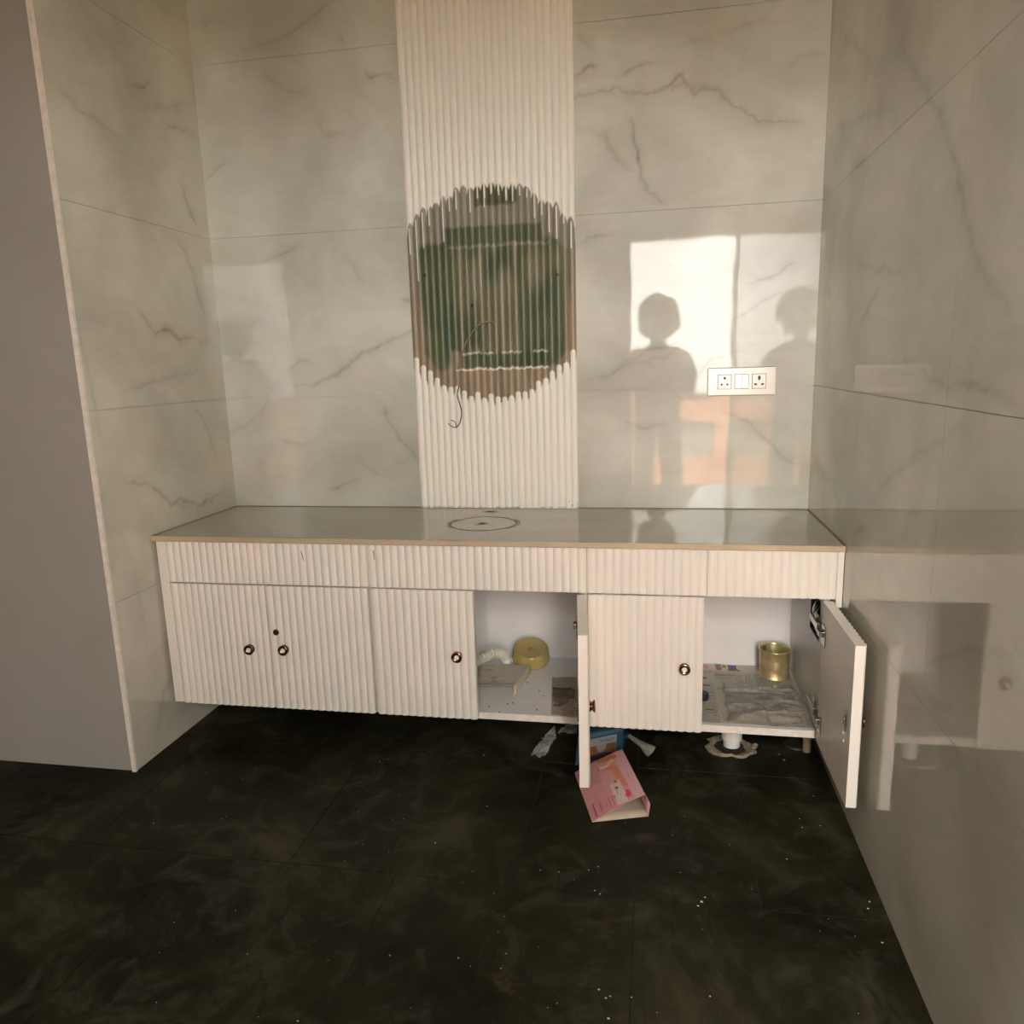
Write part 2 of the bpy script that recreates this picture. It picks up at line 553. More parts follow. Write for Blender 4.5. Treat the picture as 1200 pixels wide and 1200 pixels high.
for pts, w, a, ch, jag in [
    ([(285, 58), (320, 50), (345, 34), (375, 12), (396, -2)], .007, .45, 0, .004),
    ([(228, 28), (245, 26), (264, 27)], .009, .25, 0, .003),
    ([(313, 90), (335, 104), (360, 112)], .005, .38, 0, .003),
    ([(427, 82), (435, 90), (450, 86), (465, 93)], .004, .6, 1, .006),
    ([(399, 45), (401, 50)], .005, .6, 0, .001),
    ([(374, 140), (381, 157), (408, 155)], .011, .33, 1, .006),
    ([(236, 214), (248, 203), (262, 192)], .005, .5, 0, .002),
    ([(308, 305), (335, 296), (350, 287)], .005, .42, 0, .003),
    ([(404, 298), (414, 312), (428, 331)], .006, .3, 0, .003),
    ([(345, 454), (372, 449), (398, 438), (420, 418), (450, 402), (484, 386)], .006, .5, 0, .004),
    ([(338, 432), (350, 425), (365, 424)], .007, .32, 0, .004),
    ([(270, 508), (290, 497), (308, 484), (315, 463)], .005, .36, 0, .003),
    ([(328, 514), (345, 520), (367, 521)], .007, .36, 0, .004),
    ([(449, 477), (455, 490), (466, 512), (480, 526), (494, 545)], .006, .48, 0, .004),
    ([(451, 478), (454, 487)], .010, .45, 1, .003),
    ([(384, 574), (408, 567), (422, 560)], .006, .42, 1, .004),
    ([(425, 545), (440, 553), (446, 556)], .007, .35, 1, .003),
    ([(270, 401), (285, 418), (310, 428)], .006, .28, 0, .003),
    ([(472, 350), (482, 352)], .006, .5, 0, .002),
    (c2([(-10, 310), (200, 310), (280, 280), (345, 285), (420, 295), (490, 265), (530, 235), (545, 260), (570, 292), (600, 270), (645, 280), (680, 320), (740, 355), (770, 380), (850, 375), (915, 392)], 600, 0, 2.667), .0045, .72, 1, .007),
    (c2([(490, 265), (530, 262), (580, 275), (640, 272)], 600, 0, 2.667), .010, .45, 1, .008),
    (c2([(195, 245), (240, 205), (275, 205)], 600, 0, 2.667), .006, .6, 1, .006),
    (c2([(330, 235), (400, 205), (475, 185)], 600, 0, 2.667), .005, .42, 1, .005),
    (c2([(520, 145), (660, 100), (790, 65), (880, 68)], 600, 0, 2.667), .011, .30, 1, .005),
    (c2([(370, 365), (390, 470), (400, 550), (430, 600), (470, 632)], 600, 0, 2.667), .005, .72, 0, .003),
    (c2([(200, 395), (290, 420), (320, 490), (400, 552)], 600, 0, 2.667), .007, .38, 0, .004),
    (c2([(195, 110), (255, 152)], 600, 0, 2.667), .006, .3, 1, .004),
    (c2([(850, 230), (900, 180), (985, 158)], 600, 0, 2.667), .007, .22, 0, .004),
    (c2([(640, 490), (620, 500), (610, 515)], 600, 0, 2.667), .006, .2, 0, .003),
    (c2([(735, 892), (810, 862), (882, 820)], 600, 0, 2.667), .004, .5, 0, .004),
    (c2([(200, 760), (290, 735), (330, 725)], 600, 0, 2.667), .006, .35, 0, .004),
    (c2([(330, 1140), (420, 1098), (520, 1070)], 600, 0, 2.667), .006, .45, 0, .004),
    (c2([(690, 1002), (770, 950), (860, 908)], 600, 0, 2.667), .005, .35, 0, .004),
    (c2([(0, 668), (110, 650), (160, 612), (330, 575), (410, 515)], 680, 240, 3.243), .006, .42, 0, .004),
    (c2([(165, 820), (235, 850), (330, 838)], 680, 240, 3.243), .006, .45, 0, .004),
    (c2([(540, 795), (620, 812), (700, 880), (755, 952), (865, 1002)], 680, 240, 3.243), .005, .42, 1, .004),
    (c2([(455, 640), (490, 590), (560, 570)], 680, 240, 3.243), .005, .4, 0, .004),
]:
    vein(VB, 1, 0.0, pts, w, a, ch, jag)
for pts, w, a, ch, jag in [
    ([(150, 100), (163, 103), (175, 98)], .005, .5, 1, .005),
    ([(150, 128), (190, 126), (228, 120)], .010, .25, 0, .004),
    ([(195, 148), (215, 152), (228, 158)], .005, .45, 0, .003),
    ([(212, 215), (220, 240), (232, 267)], .006, .55, 0, .003),
    ([(160, 258), (185, 266), (222, 282)], .010, .22, 1, .004),
    ([(205, 279), (217, 297), (225, 318), (232, 345), (240, 370)], .006, .48, 0, .003),
    ([(150, 355), (169, 374), (182, 391), (190, 386), (198, 387), (210, 398), (228, 396), (244, 403)], .005, .62, 1, .007),
    ([(186, 388), (200, 389), (212, 399)], .012, .3, 0, .006),
    ([(145, 459), (178, 448), (205, 441), (240, 434)], .006, .35, 0, .004),
    ([(228, 478), (239, 493), (246, 512), (252, 536)], .007, .45, 0, .003),
    ([(145, 566), (170, 565), (187, 577), (199, 592), (212, 586), (222, 587), (232, 593), (250, 582), (262, 574)], .0055, .65, 1, .007),
    ([(196, 588), (208, 590), (232, 592)], .012, .35, 1, .006),
    ([(140, 620), (160, 680), (172, 760)], .012, .18, 0, .004),
    ([(186, 850), (192, 812), (204, 788)], .006, .4, 0, .003),
    ([(40, 300), (75, 345), (100, 420), (120, 520)], .008, .35, 0, .004),
    ([(60, 90), (95, 130), (140, 160)], .008, .35, 1, .005),
]:
    vein(VL, 0, 0.0, pts, w, a, ch, jag)
for pts, w, a, ch, jag in [
    ([(1007, 310), (1030, 316), (1062, 322)], .008, .35, 0, .004),
    ([(1032, 335), (1020, 355), (1010, 378)], .008, .45, 0, .004),
    ([(985, 145), (1010, 138), (1045, 125)], .012, .25, 0, .004),
    ([(998, 198), (1015, 188)], .006, .35, 0, .003),
    ([(955, 540), (968, 560), (975, 566)], .006, .35, 0, .003),
    ([(1000, 626), (1010, 620), (1016, 621)], .008, .4, 0, .003),
    ([(1020, 590), (1045, 560), (1080, 530), (1130, 500)], .008, .3, 0, .004),
    ([(1060, 60), (1110, 150), (1140, 290), (1190, 380)], .009, .4, 0, .005),
    ([(1060, 420), (1100, 450), (1160, 455), (1200, 480)], .007, .4, 1, .006),
    ([(1080, 780), (1130, 760), (1200, 765)], .007, .35, 0, .004),
    ([(985, 40), (1010, 60), (1030, 90)], .010, .25, 0, .004),
]:
    vein(VR, 0, W, pts, w, a, ch, jag)


def vein_field(a, z, store, seed):
    out = np.zeros(a.shape + (4,))
    out[..., 3] = 1
    wx = a + 0.006 * vnoise(a * 30, z * 30, seed) + 0.0025 * vnoise(a * 90, z * 90, seed + 1)
    wz = z + 0.006 * vnoise(a * 30, z * 30, seed + 2) + 0.0025 * vnoise(a * 90, z * 90, seed + 3)
    patch = 0.72 + 0.28 * vnoise(a * 18, z * 18, seed + 4)
    for poly, w, amp, ch in store:
        xs = [p[0] for p in poly]
        zs = [p[1] for p in poly]
        mg = 0.12
        mk = (a > min(xs) - mg) & (a < max(xs) + mg) & (z > min(zs) - mg) & (z < max(zs) + mg)
        if not mk.any():
            continue
        d, t = seg_dist(wx[mk], wz[mk], poly)
        taper = 0.35 + 0.65 * np.sin(np.pi * np.clip(t, 0.02, 0.98)) ** 0.6
        s = 0.9 * amp * taper * (np.exp(-(d / (w * (0.5 + 0.6 * taper))) ** 2) + 0.36 * np.exp(-(d / (w * 4.5)) ** 2)) * patch[mk]
        cur = out[..., ch][mk]
        out[..., ch][mk] = np.maximum(cur, s)
    return out


# ------------------------------------------------------------------ room shell
CEIL = 2.95
ZJ = [0.0, 0.574, 1.174, 1.773, 2.373, CEIL]
LEFT_END, RIGHT_END = -0.7535, -2.55
G = 0.0006          # half joint
T = 0.009           # tile thickness


def tiles(parent, plane, segs, store, seed, res):
    """plane 'back' (y=0, facing -y), 'left' (x=0, facing +x) or 'right' (x=W, facing -x)"""
    for a0, a1 in segs:
        for z0, z1 in zip(ZJ, ZJ[1:]):
            u0, u1, v0, v1 = a0 + G, a1 - G, z0 + G, z1 - G
            nu = max(2, int((u1 - u0) / res) + 1)
            nv = max(2, int((v1 - v0) / res) + 1)
            A, Z = np.meshgrid(np.linspace(u0, u1, nu), np.linspace(v0, v1, nv))
            c = vein_field(A, Z, store, seed)
            lift = rng.uniform(0, 0.0007)
            if plane == 'back':
                P = np.stack([A, np.full_like(A, -lift), Z], -1)
            elif plane == 'left':
                P = np.stack([np.full_like(A, lift), A, Z], -1)[:, :, :]
            else:
                P = np.stack([np.full_like(A, W - lift), A, Z], -1)[:, ::-1, :]
                c = c[:, ::-1, :]
            grid_mesh('tile', P, c, 'tile' if plane == 'back' else 'tile_side', parent, thick=T)


X0H, X1H = -1.7, 3.3           # hall extent behind the alcove
wall_back = struct(box('wall_back', -0.2, W + 0.2, T * 0.75, 0.2, -0.1, CEIL, 'grout'))
wall_left = struct(box('wall_left', -0.2, -T * 0.75, LEFT_END + 0.004, T * 0.7, -0.1, CEIL, 'grout'))
wall_right = struct(box('wall_right', W + T * 0.75, W + 0.2, RIGHT_END + 0.004, T * 0.7, -0.1, CEIL, 'grout'))
PL, PR = 0.7835, 1.3905
tiles(wall_back, 'back', [(0.0, PL + 0.012), (PL + 0.012, PR - 0.012), (PR - 0.012, W)], VB, 3, 0.005)
tiles(wall_left, 'left', [(LEFT_END + 0.002, 0.0)], VL, 11, 0.006)
tiles(wall_right, 'right', [(-1.2, 0.0), (-2.4, -1.2), (RIGHT_END, -2.4)], VR, 17, 0.009)
struct(box('trim_1', -0.012, 0.0025, LEFT_END - 0.008, LEFT_END + 0.001, 0, CEIL, 'rawedge'))
struct(box('trim_2', W - 0.0025, W + 0.012, RIGHT_END - 0.008, RIGHT_END + 0.001, 0, CEIL, 'rawedge'))
# hall walls beyond the alcove
struct(box('wall_pier_left', X0H, -0.012, LEFT_END, LEFT_END + 0.18, 0, CEIL, 'plaster'))
struct(box('wall_pier_right', W + 0.012, X1H, RIGHT_END, RIGHT_END + 0.18, 0, CEIL, 'plaster'))
struct(box('wall_hall_left', X0H - 0.2, X0H, DOOR_Y, LEFT_END + 0.18, 0, CEIL, 'plaster'))
struct(box('wall_hall_right', X1H, X1H + 0.2, DOOR_Y, RIGHT_END + 0.18, 0, CEIL, 'plaster'))
bm = bmesh.new()
LX0 = 1.26
add_box(bm, X0H - 0.2, LX0, DOOR_Y - 0.2, DOOR_Y, 0, CEIL)
add_box(bm, DX1 + 0.05, X1H + 0.2, DOOR_Y - 0.2, DOOR_Y, 0, CEIL)
add_box(bm, LX0, DX1 + 0.05, DOOR_Y - 0.2, DOOR_Y, DZ1 + 0.09, CEIL)
add_box(bm, LX0, DX1 + 0.05, DOOR_Y - 0.2, DOOR_Y, 0, DZ0)
struct(from_bm('wall_hall_front', bm, 'plaster'))
struct(box('ceiling', X0H - 0.2, X1H + 0.2, DOOR_Y - 0.2, 0.2, CEIL, CEIL + 0.1, 'ceiling_white'))
# doorway: frame and a narrow fixed leaf beside the opening
door = struct(box('door_1', LX0 + 0.004, DX0 - 0.041, DOOR_Y - 0.12, DOOR_Y - 0.085, DZ0 + 0.002, DZ1 + 0.088, 'white_plastic', bev=0.001))
bm = bmesh.new()
add_box(bm, DX0 - 0.04, DX0, DOOR_Y - 0.15, DOOR_Y - 0.05, DZ0, DZ1, 0.003)
add_box(bm, DX1, DX1 + 0.045, DOOR_Y - 0.15, DOOR_Y - 0.05, DZ0, DZ1, 0.003)
add_box(bm, DX0 - 0.04, DX1 + 0.045, DOOR_Y - 0.15, DOOR_Y - 0.05, DZ1, DZ1 + 0.085, 0.003)
fr = from_bm('door_frame', bm, 'white_plastic', door)

# floor: dark tiles, half-bond
floor = struct(box('floor', X0H - 0.2, X1H + 0.2, DOOR_Y - 0.2, 0.2, -0.12, -0.0035, 'grout'))
floor.data.materials.clear()
floor.data.materials.append(plain('dark_floor_joint', (0.030, 0.026, 0.017), 0.9))
tile_me = None
g = 0.0013
bm = bmesh.new()
add_box(bm, -0.3 + g, 0.3 - g, -0.3 + g, 0.3 - g, -0.009, 0.0, 0.0012)
bmesh.ops.recalc_face_normals(bm, faces=bm.faces[:])
tile_me = bpy.data.meshes.new('floor_tile')
bm.to_mesh(tile_me)
bm.free()
# object-space texture: shift through world position so that neighbours differ
mt = M['slate']
nt = mt.node_tree
for n in nt.nodes:
    if n.bl_idname == 'ShaderNodeTexCoord':
        geo = N(nt, 'ShaderNodeNewGeometry')
        for l in list(nt.links):
            if l.from_node == n:
                nt.links.new(geo.outputs['Position'], l.to_socket)
tile_me.materials.append(M['slate'])
row = 0
y1 = 0.08
while y1 > DOOR_Y:
    xs = 1.02 + 0.3 if row % 2 else 1.02
    k0 = math.floor((X0H - xs) / 0.6)
    for k in range(k0, 9):
        xc = xs + 0.6 * k + 0.3
        if xc - 0.3 > X1H or xc + 0.3 < X0H:
            continue
        o = bpy.data.objects.new('floor_tile', tile_me)
        col.objects.link(o)
        o.parent = floor
        o.location = (xc, y1 - 0.3, rng.uniform(-0.0006, 0.0))
    y1 -= 0.6
    row += 1
# rows start at y = +0.08, -0.52, -1.12, -1.72 ...

# outside: threshold, ground, salmon parapet with recessed grey panels
gr = box('ground', -14, 16, -30, DOOR_Y - 0.2, -0.25, -0.05, 'ground')
tag(gr, 'pale dusty ground outside the doorway', 'ground', kind='structure')
par = empty('balcony_parapet', (2.0, -5.14, -0.05), 'salmon painted parapet with recessed grey panels outside the doorway', 'parapet')
PY0, PY1 = -5.24, -5.12
for x in np.arange(-0.22, 4.9, 0.83):
    box('post', x, x + 0.17, PY0 - 0.02, PY1 + 0.02, -0.05, 0.94, 'salmon', par, 0.006)
    box('panel', x + 0.17, x + 0.83, PY0 + 0.03, PY1 - 0.05, 0.26, 0.66, 'greypanel', par)
box('top_rail', -0.2, 4.9, PY0, PY1, 0.66, 0.935, 'salmon', par, 0.005)
box('bottom_rail', -0.2, 4.9, PY0, PY1, -0.05, 0.26, 'salmon', par, 0.005)
box('coping', -0.25, 4.95, PY0 - 0.03, PY1 + 0.03, 0.94, 0.975, 'plaster', par, 0.004)

# ------------------------------------------------------------------ fluted panels
PITCH_R = 0.0253
RIB = 0.0052


def fluted(name, x0, x1, z0, z1, yf, thick, mat, parent=None, rib=RIB, pitch=PITCH_R, per=8, zs=None, paint=None, phase=0.0):
    """board whose face (towards -y, crest at yf) is a row of convex vertical ribs"""
    n = max(1, round((x1 - x0) / pitch))
    p = (x1 - x0) / n
    prof = []
    for k in range(n):
        for j in range(per):
            t = j / per
            prof.append((x0 + (k + t) * p, yf + rib * (1 - math.sin(math.pi * t) ** 0.8)))
    prof.append((x1, yf + rib))
    prof = np.array(prof)
    zs = np.array([z0, z1]) if zs is None else np.asarray(zs)
    nx, nz = len(prof), len(zs)
    V = np.zeros((nz, nx, 3))
    V[..., 0] = prof[None, :, 0]
    V[..., 1] = prof[None, :, 1]
    V[..., 2] = zs[:, None]
    verts = V.reshape(-1, 3)
    idx = np.arange(nx * nz).reshape(nz, nx)
    faces = np.stack([idx[:-1, :-1], idx[:-1, 1:], idx[1:, 1:], idx[1:, :-1]], -1).reshape(-1, 4).tolist()
    yb = yf + thick
    nb = len(verts)
    back = np.array([[x0, yb, z0], [x1, yb, z0], [x1, yb, z1], [x0, yb, z1]])
    verts = np.concatenate([verts, back])
    faces.append((nb + 1, nb, nb + 3, nb + 2))
    faces.append(tuple([nb] + [nb + 1] + list(map(int, idx[0, ::-1]))))
    faces.append(tuple([nb + 2, nb + 3] + list(map(int, idx[-1, :]))))
    faces.append(tuple([nb + 3, nb] + list(map(int, idx[:, 0]))))
    faces.append(tuple([nb + 1, nb + 2] + list(map(int, idx[::-1, -1]))))
    me = bpy.data.meshes.new(name)
    me.from_pydata(verts.tolist(), [], faces)
    if paint is not None:
        c = paint(verts[:, 0], verts[:, 2], (verts[:, 1] - yf) / rib, n, p, x0)
        at = me.color_attributes.new('paint', 'FLOAT_COLOR', 'POINT')
        at.data.foreach_set('color', np.ascontiguousarray(c, dtype=np.float32).ravel())
    return link(name, me, mat, parent)


PW = np.array([0.85, 0.835, 0.765])     # panel white


def glue_paint(x, z, depth, n, p, x0):
    """bare, stained circle where a round mirror was glued: brown ring, green inside, white drips"""
    ribi = np.floor((x - x0) / p + 1e-6)
    rr = vnoise(ribi * 1.37, ribi * 0.0, 5)
    rr2 = vnoise(ribi * 2.11, ribi * 0.0, 9)
    cxm, czm, R = 1.083, 1.516, 0.372
    dx, dz = x - cxm, z - czm
    # ragged edge: the paint survives further in the grooves or on the crests
    rag = 0.014 * rr + 0.016 * (0.5 - np.clip(depth, 0, 1)) * np.sign(-dz) + 0.006 * vnoise(x * 70, z * 30, 3)
    r = np.hypot(dx, dz)
    ring = 1 - sstep(R - 0.004, R + 0.004, r + rag)
    nz = vnoise(x * 40, z * 7, 21)
    nz2 = vnoise(x * 120, z * 14, 22)
    nlo = vnoise(x * 8, z * 8, 23)
    brown = np.array([0.30, 0.225, 0.15])[None] * (1 + 0.18 * nz + 0.10 * nz2)[:, None]
    greyb = np.array([0.26, 0.235, 0.185])[None] * (1 + 0.12 * nz)[:, None]
    green = np.array([0.100, 0.118, 0.055])[None] * (1 + 0.25 * nlo + 0.15 * nz2)[:, None]
    olive = np.array([0.165, 0.155, 0.085])[None] * (1 + 0.25 * nz + 0.2 * nlo)[:, None]
    deep = np.array([0.055, 0.092, 0.048])[None] * (1 + 0.2 * nlo)[:, None]
    wht = np.ones((len(x), 1)) * PW[None]

    def over(base, top, k):
        k = np.clip(k, 0, 1)[:, None]
        return base * (1 - k) + top * k

    def rect(xa, xb, za, zb, s=0.008):
        e = 0.006 * nz2
        return sstep(xa - s, xa + s, x + e) * (1 - sstep(xb - s, xb + s, x + e)) * sstep(za - s, za + s, z + e) * (1 - sstep(zb - s, zb + s, z + e))
    # ring tone: warm brown low, greyer high
    rg = over(brown, greyb, sstep(1.45, 1.75, z))
    # inner green body: clipped octagon
    oct_ = np.maximum.reduce([np.abs(dx - 0.012) - 0.27, z - 1.70 + 0 * x, 1.262 - z, (np.abs(dx - 0.012) + (czm - 0.08 - z)) * 0.7071 - 0.27, (np.abs(dx) + (z - czm)) * 0.7071 - 0.30])
    inner = 1 - sstep(-0.012, 0.012, oct_ + 0.008 * nz)
    body = over(green, olive, sstep(-0.25, 0.5, nlo + 0.5 * nz))
    body = over(body, greyb * 0.9, 0.55 * rect(0.99, 1.25, 1.42, 1.70, 0.06) * sstep(0.0, 0.8, nz + 0.4 * nlo))
    c = over(rg, body, inner)
    # brown scrape lines on rib crests
    streak = sstep(0.15, 0.55, vnoise(ribi * 3.3, z * 2.2, 31)) * (1 - sstep(0.0, 0.25, depth))
    c = over(c, brown * 1.15, 0.75 * streak * inner * rect(0.94, 1.30, 1.30, 1.70, 0.02))
    # strong green strips left and right
    c = over(c, deep, 0.85 * rect(0.905, 0.945, 1.285, 1.50, 0.02) * inner)
    c = over(c, deep, 0.75 * rect(1.285, 1.345, 1.33, 1.60, 0.03) * inner)
    c = over(c, green * 0.9, 0.8 * rect(0.84, 0.90, 1.40, 1.66, 0.03) * inner)
    # bands
    c = over(c, green, 0.9 * rect(0.915, 1.275, 1.695, 1.755, 0.006))
    c = over(c, greyb * 1.1, 0.8 * rect(0.93, 1.30, 1.683, 1.693, 0.004))
    c = over(c, np.array([[0.10, 0.105, 0.045]]), 0.95 * rect(1.035, 1.185, 1.822, 1.885, 0.005))
    c = over(c, green * 0.85, 0.9 * rect(0.965, 1.275, 1.268, 1.312, 0.004))
    c = over(c, wht * 0.72, 0.7 * rect(0.955, 1.29, 1.315, 1.322, 0.002) * (nz > -0.3))
    c = over(c, wht * 0.85, 0.9 * rect(0.945, 1.29, 1.257, 1.264, 0.002))
    c = over(c, brown * 1.2, 0.8 * rect(0.93, 0.965, 1.262, 1.33, 0.01))
    # outside the circle the panel keeps its white
    c = over(wht, c, ring)
    # white runs of glue hanging from the upper edge, one per rib
    t = ((x - x0) / p) % 1.0
    zc = czm + np.sqrt(np.clip(R ** 2 - (ribi * p + x0 + p / 2 - cxm) ** 2, 0, None))
    length = 0.02 + 0.075 * np.clip(rr2 + 0.25, 0, 1.2)
    for rib_i, ln in ((1, 0.20), (2, 0.11), (5, 0.14), (6, 0.05), (21, 0.10)):
        length = np.where(ribi == rib_i, ln, length)
    run = (np.abs(t - 0.45) < 0.10) & (rr2 > -0.45) & (z < zc + 0.01) & (z > zc - length)
    c = over(c, wht * 0.97, run * 0.9)
    run2 = (np.abs(t - 0.55 - 0.1 * rr) < 0.10) & (ribi >= 10) & (ribi <= 16) & (z < 1.90) & (z > 1.855 - 0.05 * np.clip(rr, -0.2, 1)) & (rr > -0.4)
    c = over(c, wht * 0.95, run2 * 0.9)
    # tongues of white below
    zb = czm - np.sqrt(np.clip(R ** 2 - (ribi * p + x0 + p / 2 - cxm) ** 2, 0, None))
    tongue = (np.abs(t - 0.5) < 0.36) & (z < zb + 0.012 + 0.022 * np.clip(rr2 + 0.35, 0, 1) - 0.05 * (t - 0.5) ** 2) & (z > zb - 0.02)
    c = over(c, wht, tongue * 0.95)
    # screw holes and a fine dark scratch
    for hx, hz in ((1.015, 1.487), (1.327, 1.578), (0.845, 1.60)):
        c = over(c, np.array([[0.01, 0.01, 0.008]]), (np.hypot(x - hx, z - hz) < 0.0055) * 1.0)
    # grime at the panel's foot
    c = over(c, np.array([[0.30, 0.24, 0.16]]), 0.55 * (z < 0.752) * sstep(-0.3, 0.5, nz2))
    c = over(c, np.array([[0.36, 0.30, 0.22]]), 0.8 * (x > 1.355) * (z < 0.775) * (vnoise(x * 160, z * 160, 4) > 0.45))
    return np.concatenate([np.clip(c, 0, 1), np.ones((len(x), 1))], 1)


zs = np.concatenate([[0.743], np.arange(0.748, 0.78, 0.004), [0.9, 1.05], np.arange(1.08, 1.95, 0.0026), [2.1, 2.4, CEIL - 0.001]])
fp = fluted('fluted_wall_panel', PL, PR, 0.743, CEIL - 0.001, -0.016, 0.0155, 'flute_paint', zs=zs, paint=glue_paint, per=12, rib=0.0062)
tag(fp, 'tall white fluted wall panel with a stained green and brown circle of old glue', 'wall panel')

# ------------------------------------------------------------------ wash counter
counter = empty('countertop', (W / 2, -0.27, 0.724), 'long polished grey-green stone countertop with a tan front edge and sealant ring', 'countertop')
box('slab', 0.0012, W - 0.0012, -0.541, -0.0012, 0.7245, 0.742, 'slab', counter, 0.001)
box('front_edge', 0.0012, W - 0.0012, -0.548, -0.5412, 0.7255, 0.7425, 'edge_tan', counter, 0.002)
for q in ((0.002, PL, -0.0045, -0.0012), (PR, W - 0.002, -0.0045, -0.0012), (0.0012, 0.0045, -0.54, -0.005), (W - 0.0045, W - 0.0012, -0.54, -0.005)):
    box('wall_sealant', *q, 0.742, 0.7445, 'sealant', counter)


def ragged_ring(name, cx, cy, z, r, w, hgt, mat, parent, seg=90, seed=1, a0=0.0, a1=2 * math.pi, wob=0.35):
    rnd = random.Random(seed)
    bm = bmesh.new()
    prev = None
    first = None
    closed = abs(a1 - a0 - 2 * math.pi) < 1e-6
    for k in range(seg + (0 if closed else 1)):
        a = a0 + (a1 - a0) * k / seg
        ww = w * (1 + rnd.uniform(-wob, wob))
        r0 = r + rnd.uniform(-1, 1) * w * 0.25
        ca, sa = math.cos(a), math.sin(a)
        vs = [bm.verts.new((cx + (r0 + d) * ca, cy + (r0 + d) * sa, z + h)) for d, h in ((-ww / 2, 0), (-ww / 5, hgt), (ww / 5, hgt), (ww / 2, 0))]
        if prev:
            for i in range(3):
                bm.faces.new((prev[i], prev[i + 1], vs[i + 1], vs[i]))
        else:
            first = vs
        prev = vs
    if closed:
        for i in range(3):
            bm.faces.new((prev[i], prev[i + 1], first[i + 1], first[i]))
    return from_bm(name, bm, mat, parent)


ragged_ring('sealant_ring', 1.091, -0.287, 0.742, 0.113, 0.008, 0.0015, 'sealant', counter, seed=3)
ragged_ring('sealant_ring', 1.091, -0.287, 0.742, 0.124, 0.004, 0.001, 'sealant', counter, seg=30, seed=5, a0=-0.7, a1=0.75)
ragged_ring('sealant_ring', 1.091, -0.287, 0.742, 0.123, 0.004, 0.001, 'sealant', counter, seg=26, seed=6, a0=2.6, a1=3.9)


def blot(name, cx, cy, z, rx, ry, mat, parent=None, seed=0, h=0.001, seg=26, rough=0.35):
    rnd = random.Random(seed)
    bm = bmesh.new()
    c = bm.verts.new((cx, cy, z + h))
    rim = []
    for k in range(seg):
        a = 2 * math.pi * k / seg
        q = 1 + rnd.uniform(-rough, rough)
        rim.append(bm.verts.new((cx + rx * q * math.cos(a), cy + ry * q * math.sin(a), z)))
    for k in range(seg):
        bm.faces.new((c, rim[k], rim[(k + 1) % seg]))
    return from_bm(name, bm, mat, parent)


blot('sealed_drain_hole', 1.088, -0.292, 0.742, 0.019, 0.022, 'sealant', counter, 2)
blot('grime_spot', 1.088, -0.292, 0.7431, 0.008, 0.010, 'specks', counter, 3)
blot('grime_spot', 1.075, -0.080, 0.742, 0.030, 0.018, 'sealant', counter, 4)
blot('grime_spot', 1.068, -0.078, 0.743, 0.014, 0.008, 'specks', counter, 8)
for k in range(16):
    blot('grime_spot', 1.02 + random.random() * 0.30, -0.03 - random.random() * 0.14, 0.742, 0.003 + 0.005 * random.random(), 0.002 + 0.003 * random.random(), 'sealant', counter, 20 + k, h=0.0006, seg=9)
for k in range(6):
    blot('grime_spot', random.uniform(0.3, 2.1), random.uniform(-0.5, -0.05), 0.742, 0.002, 0.003, 'specks', counter, 60 + k, h=0.0008, seg=8)

# ------------------------------------------------------------------ vanity cabinets
YF = -0.541          # crest of the door ribs
ZD, ZB = 0.578, 0.143
DT = 0.029           # door thickness
CZ0, CZ1 = 0.135, 0.7235
YBK = -0.020


def knob_mesh():
    bm = bmesh.new()
    rot = Matrix.Rotation(math.radians(90), 4, 'X')      # +z -> -y
    add_lathe(bm, [(0.0, 0.0), (0.0155, 0.0), (0.0165, 0.0025), (0.0155, 0.005), (0.0115, 0.0085), (0.0115, 0.012), (0.016, 0.0175), (0.0178, 0.020), (0.0172, 0.0225), (0.0140, 0.0234), (0.0105, 0.0222), (0.0078, 0.0195)], 36, rot, False)
    bmesh.ops.recalc_face_normals(bm, faces=bm.faces[:])
    me = bpy.data.meshes.new('knob')
    bm.to_mesh(me)
    bm.free()
    me.materials.append(M['copper'])
    me.polygons.foreach_set('use_smooth', [True] * len(me.polygons))
    bm = bmesh.new()
    add_lathe(bm, [(0.0079, 0.0196), (0.006, 0.0184), (0.003, 0.0177), (0.0, 0.0175)], 30, rot, False)
    bmesh.ops.recalc_face_normals(bm, faces=bm.faces[:])
    me2 = bpy.data.meshes.new('dish')
    bm.to_mesh(me2)
    bm.free()
    me2.materials.append(M['dish'])
    me2.polygons.foreach_set('use_smooth', [True] * len(me2.polygons))
    return me, me2


KNOB, DISH = knob_mesh()


def put_knob(door, x, y, z):
    o = bpy.data.objects.new('knob', KNOB)
    col.objects.link(o)
    o.parent = door
    o.location = (x, y, z)
    o.scale = (1, 0.72, 1)
    o['label'] = 'round rose gold knob'
    d = bpy.data.objects.new('knob_dish', DISH)
    col.objects.link(d)
    d.parent = o
    return o


def make_door(unit, x0, x1, hinge, angle, knob_x, knob_z):
    """hinge 'left' or 'right'; modelled closed, local origin at the hinge corner on the face"""
    base = Vector(unit['base'])
    hx = x1 if hinge == 'right' else x0
    d = fluted('door', x0 - hx, x1 - hx, ZB, ZD, 0.0, DT, 'laminate')
    d.parent = unit
    d.location = Vector((hx, YF, 0)) - base
    d.rotation_euler = (0, 0, angle)
    put_knob(d, knob_x - hx, 0.001, knob_z)
    return d


def local_box(name, x0, x1, y0, y1, z0, z1, mat, parent, bev=0.0):
    o = box(name, x0, x1, y0, y1, z0, z1, mat, None, bev)
    o.parent = parent
    return o


